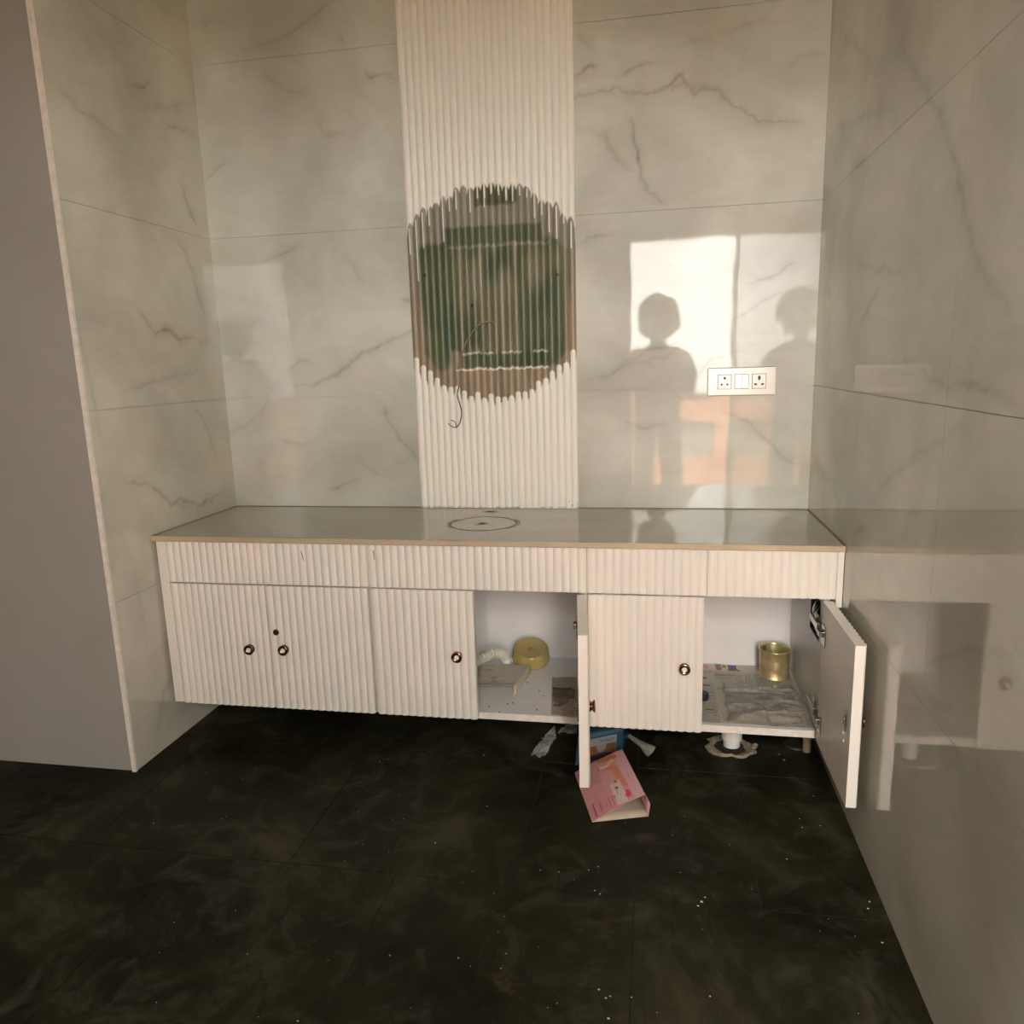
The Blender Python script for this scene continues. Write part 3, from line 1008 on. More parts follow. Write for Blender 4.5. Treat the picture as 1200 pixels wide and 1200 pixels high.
def unit_shell(u, x0, x1, side_hole=False, right_in=0.0):
    s = 0.017
    yfr = YF + DT + 0.001
    box('side_panel', x0, x0 + s, yfr, YBK + 0.012, CZ0, CZ1, 'inner', u)
    if side_hole:
        bm = bmesh.new()
        xa, xb = x1 - s, x1
        ya, yb, za, zb = -0.475, -0.335, 0.425, 0.555
        add_box(bm, xa, xb, yfr, ya, CZ0, CZ1)
        add_box(bm, xa, xb, yb, YBK + 0.012, CZ0, CZ1)
        add_box(bm, xa, xb, ya, yb, CZ0, za)
        add_box(bm, xa, xb, ya, yb, zb, CZ1)
        from_bm('side_panel', bm, 'inner', u)
    else:
        box('side_panel', x1 - s, x1, yfr, YBK + 0.012, CZ0, CZ1, 'inner', u)
    box('bottom_panel', x0 + s, x1 - s, yfr, YBK, CZ0, CZ0 + 0.022, 'inner', u)
    box('bottom_edge_band', x0 + s, x1 - s, yfr - 0.0025, yfr - 0.0002, CZ0 - 0.001, CZ0 + 0.0222, 'rawedge', u)
    box('back_panel', x0 + s, x1 - s, YBK, YBK + 0.012, CZ0, CZ1, 'inner', u)
    box('top_rail', x0 + s, x1 - s, yfr, yfr + 0.09, CZ1 - 0.018, CZ1, 'inner', u)


def fascia(u, x0, x1):
    return fluted('fascia_panel', x0, x1, ZD + 0.0050, 0.7235, YF, DT, 'laminate', u)


XA, XB, XC, XD = 0.012, 0.7615, 1.4645, 2.1985
ua = empty('vanity_cabinet', (0.38, -0.27, CZ0), 'white fluted wall-hung cabinet with two closed doors and a small lock, by the left wall', 'cabinet', 'wall-hung vanity cabinets')
ub = empty('vanity_cabinet', (1.11, -0.27, CZ0), 'white fluted wall-hung cabinet whose open half holds an amber tub and white hose', 'cabinet', 'wall-hung vanity cabinets')
uc = empty('vanity_cabinet', (1.83, -0.27, CZ0), 'white fluted wall-hung cabinet whose open half holds newspaper and a brass tin', 'cabinet', 'wall-hung vanity cabinets')
unit_shell(ua, XA + 0.012, XB - 0.0006)
unit_shell(ub, XB + 0.0006, XC - 0.0006)
unit_shell(uc, XC + 0.0006, 2.172, side_hole=True)
# filler strips
box('filler_strip', XA, 0.045, YF + 0.004, YF + DT, ZB + 0.001, 0.7235, 'laminate', ua, 0.001)
box('filler_strip', 2.1815, XD, YF + 0.003, YF + DT, ZD - 0.02, 0.7235, 'laminate', uc, 0.001)
# the strips that cover the joints between the units
box('joint_strip', XB - 0.004, XB - 0.0004, YF - 0.0015, YF + DT, ZD + 0.0035, 0.7235, 'laminate', ua)
box('joint_strip', XC - 0.004, XC - 0.0004, YF - 0.0015, YF + DT, ZD + 0.0035, 0.7235, 'laminate', ub)
fascia(ua, 0.0455, 0.3895)
fascia(ua, 0.3905, XB - 0.0045)
fascia(ub, XB + 0.0006, 1.1125)
fascia(ub, 1.1135, XC - 0.0045)
fascia(uc, XC + 0.0006, 1.8195)
fascia(uc, 1.8205, 2.181)
# doors
d1 = make_door(ua, 0.0475, 0.3915, 'left', 0.0, 0.3235, 0.355)
d2 = make_door(ua, 0.3945, 0.7535, 'right', 0.0, 0.448, 0.358)
d3 = make_door(ub, 0.7645, 1.1045, 'left', 0.0, 1.0475, 0.360)
d4 = make_door(ub, 1.112, 1.4635, 'right', math.radians(95.8), 1.165, 0.3555)
d5 = make_door(uc, 1.4665, 1.8135, 'left', 0.0, 1.7585, 0.353)
d6 = make_door(uc, 1.8215, 2.1755, 'right', math.radians(90.2), 1.878, 0.3555)
# lock on door 2
bm = bmesh.new()
add_lathe(bm, [(0.0, 0.0), (0.0105, 0.0), (0.0105, 0.004), (0.0092, 0.006), (0.0, 0.006)], 24, Matrix.Rotation(math.radians(90), 4, 'X'))
lk = from_bm('lock', bm, plain('tarnished_lock_metal', (0.12, 0.10, 0.06), 0.35, metal=0.8), None)
lk.parent = d2
lk.location = (0.423 - 0.7535, 0.002, 0.417)
local_box('keyhole', -0.0012, 0.0012, -0.0066, -0.0058, -0.005, 0.005, 'dark', lk)


def sliver(name, pts, y, mat, parent):
    bm = bmesh.new()
    f = [bm.verts.new((a, y, c)) for a, c in pts]
    bk = [bm.verts.new((a, y + 0.0012, c)) for a, c in pts]
    bm.faces.new(f)
    bm.faces.new(bk[::-1])
    for i in range(len(f)):
        j = (i + 1) % len(f)
        bm.faces.new((f[i], bk[i], bk[j], f[j]))
    return from_bm(name, bm, mat, parent)


sc1 = on(353, 645, 1, YF)
sliver('scuff_mark', [(sc1[0] - .002, sc1[2]), (sc1[0] + .002, sc1[2] - .008), (sc1[0] + .006, sc1[2] - .036), (sc1[0] + .003, sc1[2] - .03)], YF - 0.0006, 'scuff_and_gap', ua)
sc1 = on(437.5, 645, 1, YF)
sliver('scuff_mark', [(sc1[0] - .0015, sc1[2]), (sc1[0] + .0015, sc1[2]), (sc1[0] + .0015, sc1[2] - .025), (sc1[0], sc1[2] - .032)], YF - 0.0006, 'scuff_and_gap', ub)


# hinges: cup plate on the open door's inner face + arm on the cabinet side
def hinge(door, side, z, L):
    # door-local: inner face is at y = DT; hinge edge near x = 0
    s = -1 if side == 'right' else 1
    bm = bmesh.new()
    add_box(bm, min(s * 0.012, s * 0.055), max(s * 0.012, s * 0.055), DT, DT + 0.003, z - 0.03, z + 0.03, 0.001)
    add_box(bm, min(0, s * 0.03), max(0, s * 0.03), DT + 0.003, DT + 0.013, z - 0.008, z + 0.008, 0.001)
    h = from_bm('hinge', bm, 'steel')
    h.parent = door
    return h


for dr in (d4, d6):
    for z in (0.485, 0.215):
        hinge(dr, 'right', z, 0)
# hinge arms fixed to the cabinets' sides
for u_, xs_ in ((ub, XC - 0.0006 - 0.017), (uc, 2.172 - 0.017)):
    for z in (0.485, 0.215):
        bm = bmesh.new()
        add_box(bm, xs_ - 0.014, xs_, -0.505, -0.40, z - 0.011, z + 0.011, 0.002)
        add_box(bm, xs_ - 0.004, xs_, -0.475, -0.44, z - 0.026, z + 0.026, 0.001)
        from_bm('hinge_arm', bm, 'steel', u_)
# magnetic catch plate and screw dots on the inside of the right door
bm = bmesh.new()
add_box(bm, -0.322, -0.305, DT, DT + 0.004, 0.335, 0.385, 0.001)
add_box(bm, -0.318, -0.309, DT + 0.004, DT + 0.008, 0.350, 0.370, 0.001)
ct = from_bm('catch_plate', bm, 'steel')
ct.parent = d6
for q, (lx, lz) in enumerate(((-0.292, 0.318), (-0.300, 0.300))):
    bm = bmesh.new()
    add_lathe(bm, [(0.0, 0.002), (0.0035, 0.0015), (0.0042, 0.0)], 12, Matrix.Translation((lx, DT, lz)) @ Matrix.Rotation(math.radians(-90), 4, 'X'))
    sd = from_bm('screw_cap', bm, 'white_plastic')
    sd.parent = d6

# electrical back box in the right side panel, with loose wire and socket rear
bm = bmesh.new()
add_box(bm, 2.187, 2.19, -0.474, -0.336, 0.426, 0.554)
add_box(bm, 2.156, 2.187, -0.474, -0.470, 0.426, 0.554)
add_box(bm, 2.156, 2.187, -0.340, -0.336, 0.426, 0.554)
add_box(bm, 2.156, 2.187, -0.470, -0.340, 0.426, 0.430)
add_box(bm, 2.156, 2.187, -0.470, -0.340, 0.550, 0.554)
eb = from_bm('socket_back_box', bm, 'darkblue', uc)
eb['label'] = 'dark blue electrical back box with loose wires'
bm = bmesh.new()
add_box(bm, 2.150, 2.178, -0.462, -0.425, 0.452, 0.492, 0.003)
from_bm('socket_rear', bm, 'white_plastic', eb)
for q in range(3):
    bm = bmesh.new()
    add_tube(bm, smooth_path([(2.186, -0.36 - 0.01 * q, 0.53), (2.160, -0.385 - 0.012 * q, 0.525 - 0.01 * q), (2.148, -0.41 - 0.014 * q, 0.50), (2.162, -0.437 - 0.006 * q, 0.488)], 6), 0.0026, 8)
    from_bm('wire', bm, ('white_plastic', 'wire_tan', 'pvc')[q], eb, True)

# ------------------------------------------------------------------ switch plate on the back wall
pt = empty('switch_plate', (1.96, -0.012, 1.146), 'white wall plate with two three-pin sockets and a double switch on the marble wall', 'switch plate')
PX0, PX1, PZ0, PZ1 = 1.846, 2.074, 1.146, 1.241
box('cover_plate', PX0, PX1, -0.011, -0.0008, PZ0, PZ1, 'white_plastic', pt, 0.003)
box('painted_gap_shade', PX0 + 0.002, PX1 - 0.002, -0.0016, -0.0008, PZ0 - 0.0012, PZ1 + 0.0012, 'scuff_and_gap', pt)  # brown strip painted as the shade line along the plate's edges
zc_ = 1.1935


def socket(xc, big):
    bm = bmesh.new()
    add_box(bm, xc - 0.0235, xc + 0.0235, -0.0125, -0.010, zc_ - 0.0255, zc_ + 0.0255)
    back = from_bm('module_gap', bm, 'scuff_and_gap', pt)
    s = box('socket', xc - 0.0223, xc + 0.0223, -0.0145, -0.011, zc_ - 0.0243, zc_ + 0.0243, 'white_plastic', pt, 0.0015)
    rot = Matrix.Rotation(math.radians(90), 4, 'X')
    holes = ((0, 0.0125, 0.0045), (-0.0095, -0.009, 0.0036), (0.0095, -0.009, 0.0036)) if not big else ((0, 0.011, 0.0052), (-0.0115, -0.0105, 0.0045), (0.0115, -0.0105, 0.0045))
    for i, (hx, hz, r) in enumerate(holes):
        bm = bmesh.new()
        mt_ = Matrix.Translation((xc + hx, -0.01448, zc_ + hz)) @ rot
        if big:
            sx, sz = (0.85, 1.6) if i == 0 else (1.2, 0.75)
            mt_ = Matrix.Translation((xc + hx, -0.01448, zc_ + hz)) @ Matrix.Rotation((0, 0.35, -0.35)[i], 4, 'Y') @ Matrix.Diagonal((sx, 1, sz, 1)) @ rot
        add_lathe(bm, [(0.0, 0.0004), (r * 0.9, 0.0004), (r, 0.0)], 18, mt_)
        from_bm('pin_hole', bm, 'dark' if not big else 'wire', s)


socket(1.903, False)
socket(2.018, True)
box('module_gap', 1.9365, 1.9835, -0.0125, -0.010, zc_ - 0.0255, zc_ + 0.0255, 'scuff_and_gap', pt)
for s in (0, 1):
    bm = bmesh.new()
    xa, xb = (1.9377, 1.9597) if s == 0 else (1.9603, 1.9823)
    add_box(bm, xa, xb, -0.0155, -0.011, zc_ - 0.0243, zc_ + 0.0243, 0.001)
    for v in bm.verts:
        if v.co.y < -0.013:
            v.co.y += 0.0022 * (v.co.z - zc_ + 0.024) / 0.048
    from_bm('rocker_switch', bm, 'white_plastic', pt)

# ------------------------------------------------------------------ wires left hanging on the panel
YW = -0.0195


def wall_pts(px, y=YW):
    return [tuple(on(u, v, 1, y)) for u, v in px]


bm = bmesh.new()
pts = wall_pts([(579, 381), (577, 377), (567, 378), (556, 386), (546, 402), (540, 420), (536, 433)], -0.022)
add_tube(bm, smooth_path(pts, 6), 0.0028, 8)
tag(from_bm('loose_wire', bm, 'wire_tan', None, True), 'thin tan wire arching over the green glue stain on the fluted panel', 'wire')
wr = empty('hanging_wire', tuple(on(537, 500, 1, YW)), 'dark twisted wire with split ends hanging below the glue stain', 'wire')
bm = bmesh.new()
add_tube(bm, smooth_path(wall_pts([(538, 452), (536, 463), (539, 474), (541, 484), (539, 495), (535, 501)]), 6), 0.0021, 8)
from_bm('cable', bm, 'wire', wr, True)
bm = bmesh.new()
add_tube(bm, smooth_path(wall_pts([(535, 501), (530, 500), (525, 496)]), 6), 0.0015, 8)
from_bm('wire_end', bm, 'wire', wr, True)
bm = bmesh.new()
add_tube(bm, smooth_path(wall_pts([(535, 501), (534, 496), (531, 493), (528, 492.5)]), 6), 0.0013, 8)
from_bm('wire_end', bm, 'wire', wr, True)

# ------------------------------------------------------------------ inside the left open compartment
ZF = CZ0 + 0.022       # compartment floor

# amber tub, leaning with its round base towards the room
tub = empty('amber_tub', (1.213, -0.125, ZF), 'round translucent amber plastic tub tipped over in the open cabinet', 'tub')
bm = bmesh.new()
Rt = 0.070
mtx = Matrix.Translation((1.214, -0.112, ZF + 0.0555)) @ Matrix.Rotation(math.radians(4), 4, 'Y') @ Matrix.Rotation(math.radians(22), 4, 'X') @ Matrix.Diagonal((0.98, 0.92, 1, 1))
prof = [(0.0, 0.014), (0.030, 0.014), (0.050, 0.016), (0.056, 0.0215), (0.061, 0.022), (0.066, 0.017), (0.0695, 0.006), (0.0705, -0.024), (0.0725, -0.026), (0.0725, -0.028), (0.068, -0.028), (0.0675, 0.002), (0.063, 0.012), (0.050, 0.012), (0.0, 0.0105)]
add_lathe(bm, prof, 48, mtx)
from_bm('shell', bm, 'amber', tub, True)
bm = bmesh.new()
add_lathe(bm, [(0.0, 0.0148), (0.012, 0.0148), (0.014, 0.0142)], 20, mtx)
from_bm('moulding_mark', bm, plain('amber_dark', (0.38, 0.22, 0.04), 0.3), tub)

# corrugated hose with white end cap
hs = empty('waste_hose', (1.09, -0.15, ZF), 'white corrugated waste hose curving out behind the closed door', 'hose')
path = smooth_path([(1.015, -0.20, 0.195), (1.050, -0.185, 0.212), (1.085, -0.165, 0.222), (1.112, -0.15, 0.214), (1.124, -0.143, 0.196)], 20)
rad = [0.019 + 0.0022 * math.sin(i * 2 * math.pi / 4.0) for i in range(len(path))]
bm = bmesh.new()
add_tube(bm, path, rad, 18)
from_bm('corrugated_tube', bm, 'hose', hs, False)
bm = bmesh.new()
add_tube(bm, [(1.124, -0.143, 0.197), (1.127, -0.142, 0.182), (1.128, -0.1415, ZF + 0.002)], [0.0165, 0.0185, 0.0185], 20)
from_bm('end_cap', bm, 'white_plastic', hs, False)
bm = bmesh.new()
add_tube(bm, [(1.128, -0.105, ZF + 0.0135), (1.150, -0.103, ZF + 0.0135)], 0.012, 14)
from_bm('outlet_stub', bm, 'pvc', hs, False)


def sheet(name, corners, nu, nv, paintf, mat, zf=None, parent=None, thick=0.0008, smooth=True):
    """bilinear sheet over 4 corners (bl, br, tr, tl); paintf(u,v)->rgb; zf(u,v)->extra z"""
    U, V = np.meshgrid(np.linspace(0, 1, nu), np.linspace(0, 1, nv))
    c = [np.array(p, float) for p in corners]
    P = (1 - U)[..., None] * (1 - V)[..., None] * c[0] + U[..., None] * (1 - V)[..., None] * c[1] + U[..., None] * V[..., None] * c[2] + (1 - U)[..., None] * V[..., None] * c[3]
    if zf is not None:
        P[..., 2] += zf(U, V)
    C = None
    if paintf is not None:
        C = np.ones(U.shape + (4,))
        C[..., :3] = paintf(U, V)
    return grid_mesh(name, P, C, mat, parent, smooth, thick, True)


def rgb(U, c):
    return np.ones(U.shape + (3,)) * np.array(c)


def lay(base, mask, c):
    k = np.clip(mask, 0, 1)[..., None] * 1.0
    return base * (1 - k) + np.array(c) * k


def R_(U, V, a, b_, c, d):
    return ((U > a) & (U < b_) & (V > c) & (V < d)) * 1.0


# cardboard flap of a torn carton
ZT = ZF + 0.026
fl = empty('torn_carton', (1.13, -0.22, ZF), 'torn flat carton with a folded side flap and pinkish stains in the open cabinet', 'carton')


def stain1(U, V):
    b_ = rgb(U, (0.58, 0.53, 0.44))
    n = vnoise(U * 5, V * 9, 41) + 0.5 * vnoise(U * 14, V * 22, 42)
    b_ = lay(b_, 0.75 * sstep(0.1, 0.7, n) * (U < 0.7), (0.38, 0.27, 0.20))
    b_ = lay(b_, 0.9 * sstep(0.15, 0.05, np.abs(V - 0.04 - 0.03 * n)) * 0.5, (0.12, 0.09, 0.06))
    return b_


pA, pB, pC, pD = on(552, 803, 2, ZT), on(602, 803, 2, ZT), on(622, 778, 2, ZT), on(566, 779, 2, ZT)
sheet('top_board', [pA, pB, pC, pD], 40, 30, stain1, 'print', lambda u, v: -0.004 * np.sin(v * 3.1), fl, 0.0025)
fB = on(602.5, 815, 2, ZF + 0.001)
fC = on(622, 789, 2, ZF + 0.001)
sheet('side_flap', [fB, fC, pC, pB], 6, 6, lambda u, v: rgb(u, (0.62, 0.54, 0.40)), 'print', None, fl, 0.002)
sheet('hidden_flap', [on(556, 806, 2, ZF + 0.001), on(560, 781, 2, ZF + 0.001), pD, pA], 6, 6, lambda u, v: rgb(u, (0.62, 0.54, 0.40)), 'print', None, fl, 0.002)


# printed brown leaflet near the open door
def leaflet(U, V):
    b_ = rgb(U, (0.42, 0.36, 0.27))
    n = vnoise(U * 4, V * 10, 51) + 0.5 * vnoise(U * 12, V * 18, 52)
    b_ = lay(b_, 0.9 * R_(U, V, 0.05, 0.9, 0.42, 0.66), (0.11, 0.07, 0.05))
    b_ = lay(b_, R_(U, V, 0.02, 0.8, 0.66, 0.70), (0.03, 0.025, 0.02))
    b_ = lay(b_, 0.7 * (np.hypot((U - .35) / .3, (V - .38) / .12) < 1), (0.16, 0.12, 0.08))
    b_ = lay(b_, R_(U, V, 0.1, 0.35, 0.21, 0.245), (0.02, 0.02, 0.02))
    b_ = lay(b_, 0.6 * (np.abs(vnoise(U * 7, V * 16, 53)) < 0.07) * (V < 0.6), (0.05, 0.04, 0.03))
    return lay(b_, 0.4 * sstep(0.2, 0.9, n), (0.34, 0.29, 0.22))


qa, qb, qc, qd = [on(u, v, 2, ZF + 0.003) for u, v in ((646, 838), (678, 841), (676, 794), (647, 794))]
qa[1] = max(qa[1], -0.519)
qb[1] = max(qb[1], -0.519)
lf = sheet('printed_leaflet', [qa, qb, qc, qd], 40, 50, leaflet, 'news', lambda u, v: 0.0015 + 0.0012 * np.sin(u * 7 + v * 3) + 0.012 * np.clip(u - 0.8, 0, 1) * (1 - v), None, 0.0008)
tag(lf, 'brown printed leaflet lying at the front of the cabinet floor beside the open door', 'leaflet')
crumb_px = [(632, 810), (637, 816), (595, 825), (601, 824), (573, 828), (629, 832), (618, 800), (585, 835)]
bm = bmesh.new()
for u, v in crumb_px:
    p = on(u, v, 2, ZF)
    add_box(bm, p[0] - .002, p[0] + .002, p[1] - .003, p[1] + .003, ZF, ZF + 0.0015)
tag(from_bm('dirt_specks', bm, 'specks'), 'scattered dark dirt specks on the open cabinet floor', 'dirt', kind='stuff')

# ------------------------------------------------------------------ inside the right open compartment
def newsprint(U, V):
    b_ = rgb(U, (0.54, 0.50, 0.41))
    ln = (np.mod(V * 60, 1) < 0.5) & (vnoise(U * 160, np.floor(V * 60) * 3.7, 61) > -0.35)
    colm = np.mod(U * 5.0, 1)
    txt = ln & (colm > 0.06) & (colm < 0.94) & (vnoise(np.floor(U * 5) * 3.1, V * 9, 62) > -0.45)
    b_ = lay(b_, txt * 0.7 * (V < 0.86), (0.15, 0.14, 0.12))
    b_ = lay(b_, R_(U, V, 0.0, 0.40, 0.865, 1.0), (0.66, 0.56, 0.45))
    rd = (np.mod(V * 90, 1) < 0.55) & (vnoise(U * 130, np.floor(V * 90), 63) > -0.1)
    b_ = lay(b_, rd * R_(U, V, 0.085, 0.17, 0.88, 0.985), (0.55, 0.10, 0.09))
    b_ = lay(b_, R_(U, V, 0.24, 0.30, 0.94, 0.995), (0.07, 0.30, 0.22))
    b_ = lay(b_, R_(U, V, 0.245, 0.305, 0.885, 0.94), (0.52, 0.10, 0.14))
    b_ = lay(b_, R_(U, V, 0.375, 0.46, 0.90, 0.995), (0.11, 0.06, 0.20))
    b_ = lay(b_, R_(U, V, 0.36, 0.49, 0.875, 0.90), (0.20, 0.10, 0.09))
    b_ = lay(b_, R_(U, V, 0.315, 0.35, 0.93, 0.98), (0.45, 0.20, 0.08))
    for z in ((0.04, 0.13, 0.70, 0.735), (0.06, 0.15, 0.58, 0.61), (0.07, 0.15, 0.18, 0.20), (0.02, 0.14, 0.40, 0.415)):
        b_ = lay(b_, 0.85 * R_(U, V, *z), (0.10, 0.09, 0.085))
    b_ = lay(b_, 0.55 * R_(U, V, 0.22, 0.42, 0.775, 0.81), (0.16, 0.15, 0.13))
    b_ = lay(b_, 0.8 * ((np.abs(U - 0.515 + 0.03 * (1 - V)) < 0.006) & (V > 0.4)), (0.58, 0.53, 0.43))
    return b_ * (1 + 0.07 * vnoise(U * 6, V * 6, 64))[..., None]


nw = sheet('newspaper', [(1.81, -0.500, ZF + 0.001), (2.150, -0.500, ZF + 0.001), (2.150, -0.026, ZF + 0.001), (1.81, -0.026, ZF + 0.001)], 210, 260, newsprint, 'news',
          lambda u, v: 0.0012 * (1 + vnoise(u * 7, v * 7, 65)), None, 0.0006)
tag(nw, 'printed newspaper lining the floor of the open cabinet', 'newspaper')


def film_z(U, V):
    z = 0.007 * (1 - np.abs(vnoise(U * 3 + V * 2.2, V * 5 - U, 75))) ** 6 + 0.005 * np.abs(vnoise(U * 5 + V * 3, V * 9, 71)) + 0.006 * (1 - np.abs(vnoise(U * 4 - V * 2, V * 8 + U * 3, 72))) ** 3 + 0.002 * np.abs(vnoise(U * 18, V * 26, 73))
    edge = np.minimum(np.minimum(U, 1 - U), np.minimum(V, 1 - V))
    return 0.0035 + z * sstep(0, 0.12, edge)


flm = sheet('plastic_sheet', [on(857, 846, 2, ZF + .004), on(945, 850, 2, ZF + .004), on(928, 806, 2, ZF + .004), on(848, 800, 2, ZF + .004)], 90, 80, None, 'film', film_z, None, 0.0)
for v in flm.data.vertices:
    a_, c_ = v.co.x, v.co.y
    v.co.x += 0.016 * float(vnoise(np.array([a_ * 26]), np.array([c_ * 26]), 77)[0]) + 0.008 * float(vnoise(np.array([a_ * 70]), np.array([c_ * 70]), 79)[0])
    v.co.y += 0.018 * float(vnoise(np.array([a_ * 24]), np.array([c_ * 24]), 78)[0])
    v.co.y = max(v.co.y, -0.498)
tag(flm, 'crumpled clear plastic sheet on the newspaper in front of the brass tin', 'plastic sheet')

tin = empty('brass_tin', (2.088, -0.118, ZF + 0.003), 'open dented brass-coloured tin with a rusty rim standing on newspaper', 'tin')
mtx = Matrix.Translation((2.088, -0.118, ZF + 0.0035))
bm = bmesh.new()
add_lathe(bm, [(0.0, 0.0), (0.049, 0.0), (0.0525, 0.002), (0.0525, 0.006), (0.0505, 0.009), (0.0510, 0.035), (0.0515, 0.070), (0.0515, 0.098), (0.0545, 0.101), (0.0558, 0.104), (0.0545, 0.107), (0.0515, 0.1065)], 48, mtx, False)
from_bm('wall', bm, 'brass', tin, True)
bm = bmesh.new()
add_lathe(bm, [(0.0515, 0.1062), (0.0498, 0.100), (0.0495, 0.012), (0.047, 0.008), (0.0, 0.008)], 48, mtx, False)
from_bm('lining', bm, 'brass_inner', tin, True)
bm = bmesh.new()
for k in range(12):
    a = math.radians(118 + 1.9 * k)
    h = 0.014 + 0.012 * math.sin(k * 0.8) ** 2
    r = 0.0489
    bm.verts.new((2.088 + r * math.cos(a), -0.118 + r * math.sin(a), ZF + 0.104))
    bm.verts.new((2.088 + r * math.cos(a), -0.118 + r * math.sin(a), ZF + 0.104 - h))
bm.verts.ensure_lookup_table()
for k in range(11):
    bm.faces.new((bm.verts[2 * k], bm.verts[2 * k + 1], bm.verts[2 * k + 3], bm.verts[2 * k + 2]))
from_bm('rust_patch', bm, 'rust', tin)
# dark blue cap peeping out behind the closed door
bm = bmesh.new()
p = on(823, 819, 2, ZF + 0.003)
add_lathe(bm, [(0.0, 0.0), (0.020, 0.0), (0.021, 0.004), (0.021, 0.020), (0.019, 0.023), (0.0, 0.024)], 28, Matrix.Translation((p[0], p[1], ZF + 0.003)))
tag(from_bm('bottle_cap', bm, 'darkblue', None, False), 'dark blue round cap on the newspaper beside the closed door', 'cap')

# ------------------------------------------------------------------ under the cabinets
trap = empty('drain_pipe', (1.92, -0.36, 0.0), 'white plastic waste pipe entering a broken hole in the dark floor', 'pipe')
bm = bmesh.new()
add_tube(bm, [(1.925, -0.345, 0.005), (1.925, -0.345, 0.06), (1.924, -0.345, 0.134)], 0.027, 22)
from_bm('pipe', bm, 'pvc', trap, False)
bm = bmesh.new()
add_tube(bm, [(1.925, -0.345, 0.030), (1.925, -0.345, 0.062)], 0.033, 22)
from_bm('collar', bm, 'pvc', trap, False)
bm = bmesh.new()
add_tube(bm, smooth_path([(1.925, -0.34, 0.078), (1.88, -0.34, 0.080), (1.80, -0.33, 0.086), (1.70, -0.31, 0.094)], 5), 0.022, 18)
from_bm('branch_pipe', bm, 'pvc', trap, True)
bm = bmesh.new()
rnd = random.Random(12)
seg = 40
ro, ri = [], []
for k in range(seg):
    a = 2 * math.pi * k / seg
    w1 = float(vnoise(np.array([3 * math.cos(a) + 9]), np.array([3 * math.sin(a) + 4]), 3)[0])
    w2 = float(vnoise(np.array([2 * math.cos(a)]), np.array([2 * math.sin(a) + 8]), 6)[0])
    rr = 0.078 * (1 + 0.24 * w1 + rnd.uniform(-0.025, 0.025))
    r2 = 0.050 * (1 + 0.12 * w2 + rnd.uniform(-0.04, 0.04))
    rm = rr * 0.6 + r2 * 0.4
    ro.append(bm.verts.new((1.920 + rr * math.cos(a), -0.352 + rr * 0.95 * math.sin(a), 0.0005)))
    ri.append((bm.verts.new((1.920 + rm * math.cos(a), -0.352 + rm * math.sin(a), 0.007 + 0.004 * w2 + rnd.uniform(-0.0015, 0.002))), bm.verts.new((1.920 + r2 * math.cos(a), -0.352 + r2 * math.sin(a), 0.0015))))
for k in range(seg):
    j = (k + 1) % seg
    bm.faces.new((ro[k], ro[j], ri[j][0], ri[k][0]))
    bm.faces.new((ri[k][0], ri[j][0], ri[j][1], ri[k][1]))
blot('painted_hole_shade', 1.920, -0.352, 0.0006, 0.050, 0.050, plain('dark_hole_shade', (0.035, 0.028, 0.018), 0.95, var=0.4, scale=60), trap, 14, h=0.0015, seg=30, rough=0.08)  # flat dark patch, the shade of the hole put into its colour
tag(from_bm('broken_cement_ring', bm, 'cement'), 'ragged ring of broken tan cement around the floor waste pipe', 'cement')
for q in range(5):
    a = rnd.uniform(0, 6.28)
    r = rnd.uniform(0.05, 0.11)
    bm = bmesh.new()
    bmesh.ops.create_icosphere(bm, subdivisions=1, radius=rnd.uniform(0.005, 0.011))
    for v in bm.verts:
        v.co = Vector((v.co.x * 1.3, v.co.y, v.co.z * 0.7)) * rnd.uniform(0.8, 1.2)
    zmin = min(v.co.z for v in bm.verts)
    for v in bm.verts:
        v.co += Vector((1.945 + r * math.cos(a) * 0.6, -0.33 + r * math.sin(a) * 0.5, 0.004 - zmin))
    tag(from_bm('cement_chip', bm, 'cement'), 'loose chip of tan cement by the broken pipe hole', 'rubble', 'cement chips around the waste pipe')
bm = bmesh.new()
p = on(937, 873, 2, 0)
add_lathe(bm, [(0.0, 0.004), (0.030, 0.004), (0.034, 0.006), (0.037, 0.003), (0.038, 0.0)], 32, Matrix.Translation((p[0] - 0.012, p[1], 0)))
tag(from_bm('floor_drain_cover', bm, plain('dull_brass_drain', (0.055, 0.048, 0.028), 0.5, metal=0.5)), 'round dull floor drain cover under the cabinet by the right wall', 'drain')
bm = bmesh.new()
add_tube(bm, [(2.163, -0.345, 0.0), (2.163, -0.345, 0.045)], [0.013, 0.013], 16)
add_tube(bm, [(2.163, -0.345, 0.045), (2.163, -0.345, 0.055)], [0.016, 0.015], 16)
tag(from_bm('pipe_stub', bm, plain('tan_pipe', (0.30, 0.23, 0.15), 0.6)), 'short tan pipe stub standing beside the floor drain cover', 'pipe')

# ------------------------------------------------------------------ litter on the floor
# pink carton: half-collapsed open sleeve
pk = empty('pink_carton', (1.55, -0.68, 0.0), 'half-collapsed pink printed cosmetic carton lying open-ended on the dark floor', 'carton')
FL = on(694, 963, 2, 0.003)
FR = on(760, 956, 2, 0.003)
HT = 0.050
FT = on(756, 931, 2, HT)
BL = on(672, 905, 2, 0.004)
BT = on(730, 878, 2, HT)
axis = ((BT - FT) + (BL - FL)) / 2
BL, BT, BR = FL + axis, FT + axis, FR + axis


